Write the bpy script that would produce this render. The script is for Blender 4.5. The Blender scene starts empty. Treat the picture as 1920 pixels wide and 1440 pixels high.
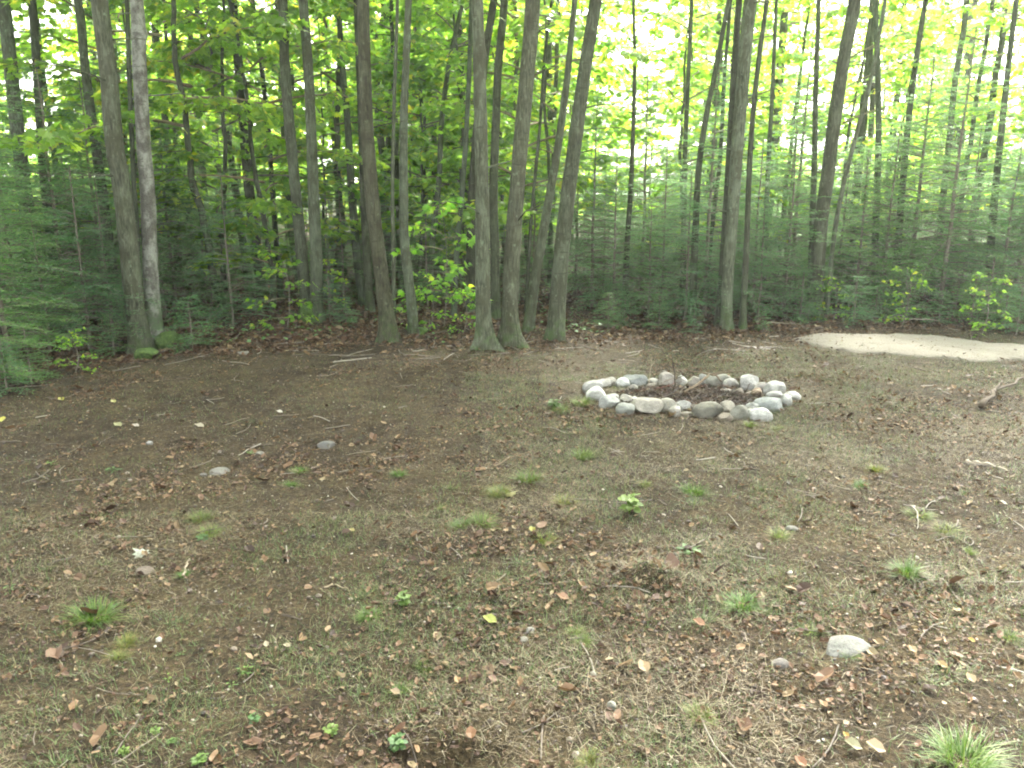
import bpy, math, random
import numpy as np
from mathutils import Vector, Matrix

# ------------------------------------------------------------------ camera, sky, sun, exposure
scn = bpy.context.scene
F = 1500.0; W0, H0 = 960.0, 720.0
PITCH = math.radians(13.5); CAMH = 1.55
cd = bpy.data.cameras.new("camera"); cam = bpy.data.objects.new("camera", cd)
scn.collection.objects.link(cam); scn.camera = cam
cd.sensor_width = 36; cd.lens = F/1920*36; cd.clip_start = 0.05; cd.clip_end = 2000
cam.location = (0, 0, CAMH); cam.rotation_euler = (math.pi/2-PITCH, 0, 0)
cd.dof.use_dof = False
HAZE_D = .0017

SUN_EL = math.radians(48); SUN_AZ = math.radians(22)       # azimuth from +Y towards +X: behind the trees, a little right
world = bpy.data.worlds.new("World"); scn.world = world; world.use_nodes = True
nt = world.node_tree; nt.nodes.clear()
sky = nt.nodes.new('ShaderNodeTexSky'); sky.sky_type = 'NISHITA'; sky.sun_disc = False
sky.sun_elevation = SUN_EL; sky.sun_rotation = SUN_AZ; sky.air_density = 1.0; sky.dust_density = 6.0; sky.ozone_density = 0.6
bg = nt.nodes.new('ShaderNodeBackground'); bg.inputs[1].default_value = 0.15
wo = nt.nodes.new('ShaderNodeOutputWorld')
hs = nt.nodes.new('ShaderNodeHueSaturation'); hs.inputs['Saturation'].default_value = .22      # thin bright overcast: nearly white sky
tn = nt.nodes.new('ShaderNodeMix'); tn.data_type = 'RGBA'; tn.blend_type = 'MULTIPLY'; tn.inputs[0].default_value = 1; tn.inputs[7].default_value = (1.0, 1.0, .96, 1)
nt.links.new(sky.outputs[0], hs.inputs['Color']); nt.links.new(hs.outputs[0], tn.inputs[6]); nt.links.new(tn.outputs[2], bg.inputs[0])
nt.links.new(bg.outputs[0], wo.inputs[0])
ld = bpy.data.lights.new("sun", 'SUN'); ld.energy = 5.0; ld.angle = math.radians(14); ld.color = (1, .95, .86)
sun = bpy.data.objects.new("sun", ld); scn.collection.objects.link(sun)
sdir = Vector((math.sin(SUN_AZ)*math.cos(SUN_EL), math.cos(SUN_AZ)*math.cos(SUN_EL), math.sin(SUN_EL)))
sun.rotation_euler = sdir.to_track_quat('Z', 'Y').to_euler()
scn.view_settings.view_transform = 'Standard'; scn.view_settings.look = 'None'
scn.view_settings.gamma = 1; scn.view_settings.exposure = 3.25
scn.render.engine = 'CYCLES'
cy = scn.cycles
cy.use_denoising = True; cy.max_bounces = 5; cy.diffuse_bounces = 3; cy.glossy_bounces = 1; cy.transmission_bounces = 3
cy.use_adaptive_sampling = True; cy.adaptive_threshold = 0.03; cy.filter_width = 2.0
cy.sample_clamp_indirect = 8

# ------------------------------------------------------------------ helpers
rng = np.random.default_rng(7)
C = scn.collection
PERM = rng.random((257, 257))
def vnoise(x, y):
    x = np.asarray(x, float); y = np.asarray(y, float)
    xi = np.floor(x).astype(int); yi = np.floor(y).astype(int)
    fx = x-xi; fy = y-yi; fx = fx*fx*(3-2*fx); fy = fy*fy*(3-2*fy)
    a = PERM[xi % 256, yi % 256]; b = PERM[(xi+1) % 256, yi % 256]; c = PERM[xi % 256, (yi+1) % 256]; d = PERM[(xi+1) % 256, (yi+1) % 256]
    return (a*(1-fx)+b*fx)*(1-fy)+(c*(1-fx)+d*fx)*fy
def fbm(x, y, o=4):
    s = 0; a = .5
    for k in range(o):
        s = s+a*(vnoise(x*2**k+17.3*k, y*2**k+9.1*k)-.5); a *= .5
    return s
def sstep(a, b, x):
    t = np.clip((np.asarray(x, float)-a)/(b-a), 0, 1); return t*t*(3-2*t)
def edge_y(x):                                       # where the clearing ends and the forest floor begins
    x = np.asarray(x, float)
    return np.interp(x, [-8, -4.2, -3.2, -1, 1.5, 3, 5, 9], [5.2, 6.6, 7.6, 8.2, 8.4, 8.8, 9.2, 8.6])+.5*fbm(x*.9, x*0+3)
def height(x, y):
    x = np.asarray(x, float); y = np.asarray(y, float)
    f = sstep(-.6, 1.2, y-edge_y(x))
    r2 = (x-2.32)**2/.5+(y-6.05)**2/.3                # flatter inside the fire ring
    h = .07*fbm(x*.7, y*.7, 2)*sstep(.6, 2.5, r2+.3)+.04*fbm(x*3.1, y*3.1, 3)+.020*fbm(x*14, y*14, 3)
    h = h+f*(.16*fbm(x*.8+40, y*.8, 3)+.10*fbm(x*3+7, y*3, 2))
    h = h+.08*np.exp(-(((x-.56)/.12)**2+((y-2.98)/.07)**2))          # clod
    h = h-.10*np.exp(-(((x+.18)/.13)**2+((y-1.93)/.07)**2))          # hole at the near edge
    far = np.clip(np.hypot(x, y)-25, 0, None)
    return h+far*0.0
def raydir(px, py):
    a = (px-W0)/F; b = -(py-H0)/F
    return np.array([a, math.cos(PITCH)+b*math.sin(PITCH), -math.sin(PITCH)+b*math.cos(PITCH)])
def ground_pt(px, py, z=0.0):
    d = raydir(px, py); t = (z-CAMH)/d[2]
    x, y = d[0]*t, d[1]*t
    return x, y
def on_ground(px, py):
    z = 0.0
    for _ in range(4):
        x, y = ground_pt(px, py, z); z = float(height(x, y))
    return x, y, z
def at_depth(px, py, Y):
    d = raydir(px, py); t = Y/d[1]; return np.array([d[0]*t, Y, CAMH+d[2]*t])
def px_scale(px, py, Y):                              # metres per source pixel at that depth
    return Y/raydir(px, py)[1]/F

class Geo:
    def __init__(s): s.v = []; s.f = []; s.m = []; s.n = 0
    def add(s, v, f, m=0):
        v = np.asarray(v, float).reshape(-1, 3); f = np.asarray(f, int).reshape(-1, 3)
        s.v.append(v); s.f.append(f+s.n); s.m.append(np.full(len(f), m)); s.n += len(v)
    def tube(s, P, R, k=6, m=0, cap=False):
        P = np.asarray(P, float); R = np.asarray(R, float); n = len(P)
        T = np.gradient(P, axis=0); T /= np.linalg.norm(T, axis=1)[:, None]+1e-9
        ref = np.array([0, 0, 1.]) if abs(T[0][2]) < .8 else np.array([1., 0, 0])
        A = np.cross(T, ref); A /= np.linalg.norm(A, axis=1)[:, None]+1e-9; B = np.cross(T, A)
        th = np.arange(k)*2*math.pi/k
        V = P[:, None]+R[:, None, None]*(A[:, None]*np.cos(th)[None, :, None]+B[:, None]*np.sin(th)[None, :, None])
        i = np.arange(n-1)[:, None]*k; j = np.arange(k)[None]; j2 = (j+1) % k
        a = i+j; b = i+j2; c = i+k+j2; d = i+k+j
        f = np.concatenate([np.stack([a, b, c], -1).reshape(-1, 3), np.stack([a, c, d], -1).reshape(-1, 3)])
        V = V.reshape(-1, 3)
        if cap:
            V = np.vstack([V, P[-1:], P[:1]]); e = n*k; t0 = (n-1)*k
            f = np.vstack([f, [[t0+q, t0+(q+1) % k, e] for q in range(k)], [[(q+1) % k, q, e+1] for q in range(k)]])
        s.add(V, f, m)
    def stamp(s, tv, tf, pos, ax, nrm, scale, m=0):   # template copies: local x = side, y = ax, z = nrm
        ax = ax/(np.linalg.norm(ax, axis=1)[:, None]+1e-9)
        sd = np.cross(ax, nrm); sd /= np.linalg.norm(sd, axis=1)[:, None]+1e-9
        nn = np.cross(sd, ax)
        tv = np.asarray(tv, float); sc = np.asarray(scale, float)
        sc = sc[:, None, None] if sc.ndim == 1 else sc[:, None, :]
        t = tv[None]*sc
        V = pos[:, None]+t[..., :1]*sd[:, None]+t[..., 1:2]*ax[:, None]+t[..., 2:3]*nn[:, None]
        k = len(tv); f = (np.asarray(tf)[None]+np.arange(len(pos))[:, None, None]*k).reshape(-1, 3)
        s.add(V, f, m)
    def mesh(s, name, mats, smooth=True):
        me = bpy.data.meshes.new(name)
        v = np.concatenate(s.v); f = np.concatenate(s.f); mi = np.concatenate(s.m)
        me.vertices.add(len(v)); me.vertices.foreach_set('co', v.astype(np.float32).ravel())
        me.loops.add(len(f)*3); me.loops.foreach_set('vertex_index', f.astype(np.int32).ravel())
        me.polygons.add(len(f)); me.polygons.foreach_set('loop_start', (np.arange(len(f))*3).astype(np.int32))
        me.polygons.foreach_set('loop_total', np.full(len(f), 3, np.int32))
        for m in mats: me.materials.append(m)
        me.polygons.foreach_set('material_index', mi.astype(np.int32))
        me.polygons.foreach_set('use_smooth', np.full(len(f), smooth))
        me.update(calc_edges=True); me.validate()
        return me
def link(name, me, parent=None, loc=None, color=None):
    o = bpy.data.objects.new(name, me); C.objects.link(o)
    if parent is not None: o.parent = parent
    if loc is not None: o.location = loc
    if color is not None: o.color = (*color, 1)
    return o
def tag(o, label, cat, group=None, kind=None):
    if label: o['label'] = label
    if cat: o['category'] = cat
    if group: o['group'] = group
    if kind: o['kind'] = kind
    return o
def empty(name, loc, label, cat, group=None, rz=0):
    o = bpy.data.objects.new(name, None); C.objects.link(o); o.location = loc; o.rotation_euler = (0, 0, rz)
    o.empty_display_size = .1
    return tag(o, label, cat, group)

# ------------------------------------------------------------------ materials
class NT:
    def __init__(s, name):
        s.m = bpy.data.materials.new(name); s.m.use_nodes = True; s.t = s.m.node_tree; s.t.nodes.clear()
    def n(s, typ, **kw):
        nd = s.t.nodes.new(typ)
        for k, v in kw.items():
            if k.startswith('_'): setattr(nd, k[1:], v)
            else:
                key = int(k[1:]) if k[0] == 'i' and k[1:].isdigit() else k
                if isinstance(v, bpy.types.NodeSocket): s.t.links.new(v, nd.inputs[key])
                else: nd.inputs[key].default_value = v
        return nd
    def math(s, op, a, b=0.0): return s.n('ShaderNodeMath', _operation=op, i0=a, i1=b).outputs[0]
    def mix(s, f, a, b, blend='MIX'):
        nd = s.t.nodes.new('ShaderNodeMix'); nd.data_type = 'RGBA'; nd.blend_type = blend
        for key, v in ((0, f), (6, a), (7, b)):
            if isinstance(v, bpy.types.NodeSocket): s.t.links.new(v, nd.inputs[key])
            else: nd.inputs[key].default_value = v if key == 0 else (*v, 1)
        return nd.outputs[2]
    def ramp(s, f, stops, interp='LINEAR'):
        nd = s.t.nodes.new('ShaderNodeValToRGB'); s.t.links.new(f, nd.inputs[0]); cr = nd.color_ramp; cr.interpolation = interp
        while len(cr.elements) < len(stops): cr.elements.new(.5)
        for e, (p, c) in zip(cr.elements, stops): e.position = p; e.color = (*c, 1) if len(c) == 3 else c
        return nd.outputs[0]
    def noise(s, vec, scale, detail=4, rough=.55, dist=0):
        return s.n('ShaderNodeTexNoise', Vector=vec, Scale=scale, Detail=detail, Roughness=rough, Distortion=dist).outputs[0]
    def mapping(s, vec, sc): return s.n('ShaderNodeMapping', Vector=vec, Scale=sc).outputs[0]
    def out(s, sh):
        o = s.t.nodes.new('ShaderNodeOutputMaterial'); s.t.links.new(sh, o.inputs[0]); return s.m
    def link(s, a, b): s.t.links.new(a, b)
g3 = lambda v: (v, v, v)

def mat_leaf(name, stops, trans=.5, tcol=(1.5, 1.6, .6), rough=.5, spread=0.0):
    t = NT(name)
    geo = t.n('ShaderNodeNewGeometry'); oi = t.n('ShaderNodeObjectInfo')
    r = geo.outputs['Random Per Island']
    if spread: r = t.math('FRACT', t.math('ADD', t.math('MULTIPLY', r, spread), t.math('MULTIPLY', oi.outputs['Random'], 1-spread)))
    col = t.ramp(r, stops)
    col = t.mix(1.0, col, oi.outputs['Color'], 'MULTIPLY')
    p = t.n('ShaderNodeBsdfPrincipled', Roughness=rough, **{'Base Color': col, 'Specular IOR Level': .35})
    tc = t.mix(1.0, col, tcol, 'MULTIPLY')
    tr = t.n('ShaderNodeBsdfTranslucent', Color=tc)
    mx = t.n('ShaderNodeMixShader', i0=trans, i1=p.outputs[0], i2=tr.outputs[0])
    return t.out(mx.outputs[0])
M = {}
M['maple'] = mat_leaf('maple_leaf_green', [(0, (.065, .145, .03)), (.45, (.09, .19, .03)), (.8, (.13, .24, .035)), (.93, (.18, .27, .04)), (1, (.27, .28, .04))], .65, (3.1, 2.85, 1.8), .45)
M['fir'] = mat_leaf('fir_needles', [(0, (.05, .125, .062)), (.5, (.078, .175, .08)), (1, (.12, .235, .085))], .5, (1.7, 1.8, 1.2), .55)
M['herb'] = mat_leaf('herb_leaf', [(0, (0.0576, 0.1224, 0.0432)), (1, (0.1008, 0.1944, 0.0576))], .35, (1.3, 1.4, .7), .5)
M['grass'] = mat_leaf('grass_blade', [(0, (0.0432, 0.0792, 0.0252)), (.5, (0.072, 0.1188, 0.036)), (.75, (0.1008, 0.1296, 0.0432)), (.9, (0.1584, 0.144, 0.072)), (1, (0.216, 0.1872, 0.1152))], .3, (1.2, 1.2, .7), .5)
M['straw'] = mat_leaf('dry_grass', [(0, (.060, .046, .022)), (.6, (.112, .088, .047)), (.9, (.165, .138, .082)), (1, (.26, .23, .16))], .15, (1, 1, .8), .6)
M['litter'] = mat_leaf('dead_leaf', [(0, (0.0252, 0.0144, 0.00864)), (.35, (0.0612, 0.03312, 0.01728)), (.65, (0.1008, 0.05616, 0.0288)), (.85, (0.144, 0.09, 0.04464)), (.96, (0.1728, 0.1224, 0.0648)), (1, (0.2016, 0.1656, 0.0936))], .12, (1, 1, .7), .6)
M['leafy_one'] = mat_leaf('fallen_leaf', [(0, (0.72, 0.72, 0.72)), (1, (0.612, 0.612, 0.612))], .2, (1, 1, .7), .5)

M['crumb'] = mat_leaf('soil_crumb', [(0, (0.0216, 0.01584, 0.01152)), (.55, (0.0504, 0.036, 0.0252)), (.85, (0.1008, 0.0792, 0.0576)), (.96, (0.216, 0.1872, 0.144)), (1, (0.36, 0.3384, 0.288))], .02)
def mat_bark():
    t = NT('bark'); tc = t.n('ShaderNodeTexCoord'); oi = t.n('ShaderNodeObjectInfo')
    off = t.n('ShaderNodeVectorMath', _operation='ADD', i0=tc.outputs['Object'], i1=oi.outputs['Location']).outputs[0]
    v = t.mapping(off, (1, 1, .16)); fine = t.noise(v, 60, 4, .65, .3)
    band = t.noise(t.mapping(off, (1, 1, .9)), 5, 4, .6); patch = t.noise(t.mapping(off, (1, 1, .5)), 9, 3, .6)
    blot = t.noise(t.mapping(off, (1, 1, .7)), 22, 3, .5)
    c = t.ramp(fine, [(.32, (.022, .021, .016)), (.5, (.075, .074, .058)), (.7, (.155, .155, .125))])
    c = t.mix(t.ramp(band, [(.42, g3(0)), (.62, g3(.5))]), c, (.14, .145, .12))
    c = t.mix(t.ramp(patch, [(.50, g3(0)), (.60, g3(.8))]), c, (.06, .055, .04))
    c = t.mix(t.ramp(blot, [(.64, g3(0)), (.72, g3(.6))]), c, (.21, .24, .195))
    ring = t.noise(t.mapping(off, (1, 1, 5)), 6, 3, .5, .4)
    c = t.mix(t.ramp(ring, [(.62, g3(0)), (.70, g3(.7))]), c, (.05, .045, .035))
    c = t.mix(1.0, c, oi.outputs['Color'], 'MULTIPLY')
    c = t.mix(1.0, c, (.88, 1.0, .86), 'MULTIPLY')
    z = t.n('ShaderNodeSeparateXYZ', i0=tc.outputs['Object']).outputs[2]
    mo = t.math('MULTIPLY', t.ramp(z, [(0.0, g3(1)), (.4, g3(0))]), t.ramp(t.noise(off, 11, 4), [(.45, g3(0)), (.6, g3(.8))]))
    c = t.mix(mo, c, (.055, .095, .025))
    h = t.math('ADD', t.math('MULTIPLY', fine, .8), t.math('MULTIPLY', patch, .4))
    b = t.n('ShaderNodeBump', Strength=1.0, Distance=.025, Height=h)
    p = t.n('ShaderNodeBsdfPrincipled', Roughness=.9, Normal=b.outputs[0], **{'Base Color': c, 'Specular IOR Level': .2})
    return t.out(p.outputs[0])
M['bark'] = mat_bark()
def mat_birch():
    t = NT('pale_peeling_bark'); tc = t.n('ShaderNodeTexCoord')
    o = tc.outputs['Object']
    a = t.noise(t.mapping(o, (1, 1, .55)), 11, 4, .6); b_ = t.noise(t.mapping(o, (1, 1, 3.2)), 10, 3, .6); f = t.noise(o, 70, 3)
    c = t.ramp(a, [(.43, (.04, .037, .028)), (.5, (.12, .12, .095)), (.60, (.25, .265, .22))])
    c = t.mix(t.ramp(b_, [(.57, g3(0)), (.64, g3(.9))]), c, (.05, .045, .035))
    c = t.mix(.4, c, t.ramp(f, [(.3, (.06, .055, .045)), (.7, (.20, .205, .17))]))
    z = t.n('ShaderNodeSeparateXYZ', i0=o).outputs[2]
    mo = t.math('MULTIPLY', t.ramp(z, [(0.05, g3(1)), (.65, g3(0))]), t.ramp(t.noise(o, 12, 3), [(.4, g3(0)), (.55, g3(.9))]))
    c = t.mix(mo, c, (.06, .11, .04))
    bp = t.n('ShaderNodeBump', Strength=.7, Distance=.01, Height=a)
    p = t.n('ShaderNodeBsdfPrincipled', Roughness=.85, Normal=bp.outputs[0], **{'Base Color': c, 'Specular IOR Level': .2})
    return t.out(p.outputs[0])
M['birch'] = mat_birch()
def mat_simple(name, stops, scale, rough=.9, bump=.4, dist=.01, detail=4):
    t = NT(name); tc = t.n('ShaderNodeTexCoord'); oi = t.n('ShaderNodeObjectInfo')
    n1 = t.noise(tc.outputs['Object'], scale, detail, .6)
    c = t.mix(1.0, t.ramp(n1, stops), oi.outputs['Color'], 'MULTIPLY')
    b = t.n('ShaderNodeBump', Strength=bump, Distance=dist, Height=n1)
    p = t.n('ShaderNodeBsdfPrincipled', Roughness=rough, Normal=b.outputs[0], **{'Base Color': c, 'Specular IOR Level': .25})
    return t.out(p.outputs[0])
M['twig'] = mat_simple('twig_bark', [(.3, (.09, .075, .055)), (.7, (.20, .18, .14))], 40)
M['drywood'] = mat_simple('weathered_wood', [(.3, (.6, .55, .45)), (.7, (1, .95, .85))], 30)
M['moss'] = mat_simple('moss', [(.3, (.02, .035, .012)), (.55, (.05, .085, .022)), (.75, (.11, .15, .04))], 35, .95, .8, .02)

def mat_stone():
    t = NT('field_stone'); tc = t.n('ShaderNodeTexCoord'); oi = t.n('ShaderNodeObjectInfo')
    v = t.n('ShaderNodeVectorMath', _operation='ADD', i0=tc.outputs['Object'], i1=oi.outputs['Location']).outputs[0]
    a = t.noise(v, 9, 4, .6); f = t.noise(v, 120, 4, .7); s = t.noise(v, 34, 4, .6); lay = t.noise(t.mapping(v, (1, 1, 4)), 12, 3, .6, .5)
    c = t.mix(1.0, oi.outputs['Color'], t.ramp(a, [(.3, g3(.62)), (.5, g3(.95)), (.7, g3(1.15))]), 'MULTIPLY')
    c = t.mix(1.0, c, t.ramp(f, [(.3, g3(.72)), (.6, g3(1.08))]), 'MULTIPLY')
    c = t.mix(1.0, c, t.ramp(lay, [(.35, g3(.85)), (.6, g3(1.05))]), 'MULTIPLY')
    c = t.mix(t.ramp(s, [(.60, g3(0)), (.68, g3(.45))]), c, (.16, .14, .09))
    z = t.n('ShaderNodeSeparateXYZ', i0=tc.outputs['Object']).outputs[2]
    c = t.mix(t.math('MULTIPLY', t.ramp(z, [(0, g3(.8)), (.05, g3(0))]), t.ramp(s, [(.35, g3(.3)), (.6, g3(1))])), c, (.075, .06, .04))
    b = t.n('ShaderNodeBump', Strength=.6, Distance=.008, Height=t.math('ADD', f, t.math('MULTIPLY', s, 1.5)))
    p = t.n('ShaderNodeBsdfPrincipled', Roughness=.85, Normal=b.outputs[0], **{'Base Color': c, 'Specular IOR Level': .3})
    return t.out(p.outputs[0])
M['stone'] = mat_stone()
def mat_soil():
    t = NT('forest_soil'); tc = t.n('ShaderNodeTexCoord'); o = tc.outputs['Object']
    big = t.noise(o, .9, 4, .6); mid = t.noise(o, 7, 5, .65); fine = t.noise(o, 55, 5, .7); grit = t.noise(o, 190, 3, .7)
    c = t.ramp(mid, [(.3, (.017, .0125, .007)), (.5, (.034, .025, .013)), (.7, (.062, .045, .024))])
    c = t.mix(t.ramp(big, [(.45, g3(0)), (.62, g3(.5))]), c, (.064, .050, .023))
    c = t.mix(1.0, c, t.ramp(fine, [(.34, g3(.3)), (.52, g3(.95)), (.7, g3(2.1))]), 'MULTIPLY')
    c = t.mix(t.ramp(grit, [(.62, g3(0)), (.72, g3(.6))]), c, (.17, .135, .09))
    h = t.math('ADD', fine, t.math('MULTIPLY', grit, .5))
    b = t.n('ShaderNodeBump', Strength=1.0, Distance=.02, Height=h)
    p = t.n('ShaderNodeBsdfPrincipled', Roughness=.95, Normal=b.outputs[0], **{'Base Color': c, 'Specular IOR Level': .15})
    return t.out(p.outputs[0])
M['soil'] = mat_soil()
def mat_sand():
    t = NT('pale_gravel'); tc = t.n('ShaderNodeTexCoord'); o = tc.outputs['Object']
    a = t.noise(o, 2.2, 4, .6); f = t.noise(o, 90, 4, .8); st = t.noise(t.mapping(o, (1, 5, 1)), 3, 4, .6)
    c = t.ramp(f, [(.3, (.068, .061, .046)), (.5, (.130, .118, .090)), (.72, (.205, .188, .150))])
    c = t.mix(1.0, c, t.ramp(a, [(.3, g3(.85)), (.7, g3(1.1))]), 'MULTIPLY')
    c = t.mix(t.ramp(st, [(.52, g3(0)), (.72, g3(.3))]), c, (.12, .10, .065))
    b = t.n('ShaderNodeBump', Strength=.8, Distance=.01, Height=f)
    p = t.n('ShaderNodeBsdfPrincipled', Roughness=.95, Normal=b.outputs[0], **{'Base Color': c})
    return t.out(p.outputs[0])
M['sand'] = mat_sand()

# ------------------------------------------------------------------ ground
def grid_axis(a, b, fine0, fine1, step, grow=1.12):
    xs = list(np.arange(fine0, fine1, step)); s = step; x = xs[-1]
    while x < b: s *= grow; x += s; xs.append(x)
    s = step; x = xs[0]
    while x > a: s *= grow; x -= s; xs.insert(0, x)
    return np.array(xs)
gx = grid_axis(-300, 300, -6.5, 8.0, .035); gy = grid_axis(-300, 300, .9, 11.5, .035)
X, Y = np.meshgrid(gx, gy, indexing='ij'); Z = height(X, Y)
nx, ny = X.shape; idx = np.arange(nx*ny).reshape(nx, ny)
a, b, c_, d = idx[:-1, :-1].ravel(), idx[1:, :-1].ravel(), idx[1:, 1:].ravel(), idx[:-1, 1:].ravel()
G = Geo(); G.add(np.stack([X.ravel(), Y.ravel(), Z.ravel()], 1), np.concatenate([np.stack([a, b, c_], 1), np.stack([a, c_, d], 1)]))
tag(link('ground', G.mesh('ground', [M['soil']])), 'brown soil of the clearing and the forest floor', None, kind='structure')

# pale gravel patch on the right
SAND_PX = [(1489, 634), (1512, 630), (1545, 628.5), (1590, 629), (1632, 631), (1650, 635), (1668, 632), (1710, 632), (1755, 633), (1800, 637), (1840, 643), (1880, 647), (1930, 651), (1990, 656), (2040, 663),
           (2030, 672), (1985, 677), (1930, 675), (1890, 673), (1850, 677), (1815, 677.5), (1780, 674), (1740, 671), (1690, 667), (1640, 663), (1595, 660), (1555, 653), (1520, 645), (1498, 640)]
sp = np.array([ground_pt(x, y) for x, y in SAND_PX])
def sand_sheet():
    n = len(sp); t = np.linspace(0, n, n*5, endpoint=False); i = t.astype(int); fr = (t-i)[:, None]
    p0, p1, p2, p3 = sp[(i-1) % n], sp[i % n], sp[(i+1) % n], sp[(i+2) % n]
    o = .5*((2*p1)+(-p0+p2)*fr+(2*p0-5*p1+4*p2-p3)*fr**2+(-p0+3*p1-3*p2+p3)*fr**3)
    base = o.copy()
    o = o+(np.random.default_rng(3).random(o.shape)-.5)*.05+.10*np.column_stack([fbm(o[:, 0]*4, o[:, 1]*4, 3), fbm(o[:, 0]*4+9, o[:, 1]*4+5, 3)])
    cx = o.mean(0); rings = [1.03, 1.0, .985, .96, .92, .85, .75, .62, .5, .35, .2, .08]
    up = [-.03, .006, .014, .022, .028, .032, .036, .038, .038, .038, .038, .038]
    V = []; m = len(o)
    for r, u in zip(rings, up):
        w_ = float(np.clip((r-.86)/.12, 0, 1)); q = cx+((base+(o-base)*w_)-cx)*r; z = height(q[:, 0], q[:, 1])+u+.005*fbm(q[:, 0]*6, q[:, 1]*6, 3)*(1 if u > .01 else 0)
        V.append(np.column_stack([q, z]))
    V = np.concatenate(V); V = np.vstack([V, [cx[0], cx[1], float(height(*cx))+.038]]); f = []
    for k in range(len(rings)-1):
        for j in range(m):
            j2 = (j+1) % m; f += [[k*m+j, k*m+j2, (k+1)*m+j2], [k*m+j, (k+1)*m+j2, (k+1)*m+j]]
    k = len(rings)-1
    for j in range(m): f.append([k*m+j, k*m+(j+1) % m, len(V)-1])
    g = Geo(); g.add(V, f); return g.mesh('gravel_path', [M['sand']])
tag(link('gravel_path', sand_sheet()), 'pale tan gravel patch at the right edge of the clearing', None, kind='structure')
def in_sand(x, y, grow=1.0):
    cx = sp.mean(0); px_, py_ = (x-cx[0])/grow+cx[0], (y-cx[1])/grow+cx[1]; ins = np.zeros(np.shape(x), bool); n = len(sp)
    for i in range(n):
        x1, y1 = sp[i]; x2, y2 = sp[(i+1) % n]
        ins ^= ((y1 > py_) != (y2 > py_)) & (px_ < (x2-x1)*(py_-y1)/(y2-y1+1e-12)+x1)
    return ins

# ------------------------------------------------------------------ leaf and blade templates
def maple_template(full=True):
    if full:
        half = [(0, .0), (.16, .02), (.34, -.04), (.27, .14), (.50, .30), (.30, .36), (.33, .62), (.14, .55), (0, 1.0)]
    else:
        half = [(0, .0), (.30, .02), (.46, .36), (.26, .60), (0, 1.0)]
    pts = half+[(-x, y) for x, y in half[-2:0:-1]]
    v = [(0, .38, .0)]+[(x, y, -abs(x)*.22-.10*max(0, y-.4)) for x, y in pts]
    n = len(pts); f = [[0, 1+i, 1+(i+1) % n] for i in range(n)]
    return np.array(v), np.array(f)
MAP_F = maple_template(True); MAP_S = maple_template(False)
QUAD = (np.array([(0, 0, 0), (.38, .45, -.06), (0, 1, -.08), (-.38, .45, -.06)]), np.array([[0, 1, 2], [0, 2, 3]]))
DEAD = (np.array([(0, 0, 0), (.3, .15, .10), (.42, .5, .16), (.2, .85, .06), (0, 1, .12), (-.25, .8, .14), (-.4, .45, .08), (-.28, .12, .12), (0, .5, .0)]),
        np.array([[8, i, (i+1) % 8] for i in range(8)]))
NEEDLE = (np.array([(.5, 0, 0), (-.5, 0, 0), (0, 1, 0)]), np.array([[0, 1, 2]]))

def blade_geo(g, pos, ax, up, L, w, bend, m=0, seg=3):
    """curved grass blades: pos base, ax horizontal lean dir, up lean amount 0..1"""
    n = len(pos); t = np.linspace(0, 1, seg+1)
    side = np.cross(ax, [0, 0, 1.]); side /= np.linalg.norm(side, axis=1)[:, None]+1e-9
    P = pos[:, None]+L[:, None, None]*(ax[:, None]*((1-up)[:, None, None]*t[None, :, None]+bend[:, None, None]*t[None, :, None]**2)
        + np.array([0, 0, 1.])*(up[:, None, None]*t[None, :, None]-.55*bend[:, None, None]*t[None, :, None]**2))
    wd = (w[:, None]*(1-t[None])**.7)[..., None]*.5
    Lf = P[:, :-1]-side[:, None]*wd[:, :-1]; Rt = P[:, :-1]+side[:, None]*wd[:, :-1]
    V = np.concatenate([np.stack([Lf, Rt], 2).reshape(n, -1, 3), P[:, -1:]], 1); k = 2*seg+1
    f = []
    for i in range(seg-1): f += [[2*i, 2*i+1, 2*i+3], [2*i, 2*i+3, 2*i+2]]
    f.append([2*seg-2, 2*seg-1, 2*seg])
    g.add(V.reshape(-1, 3), (np.array(f)[None]+np.arange(n)[:, None, None]*k).reshape(-1, 3), m)

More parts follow.
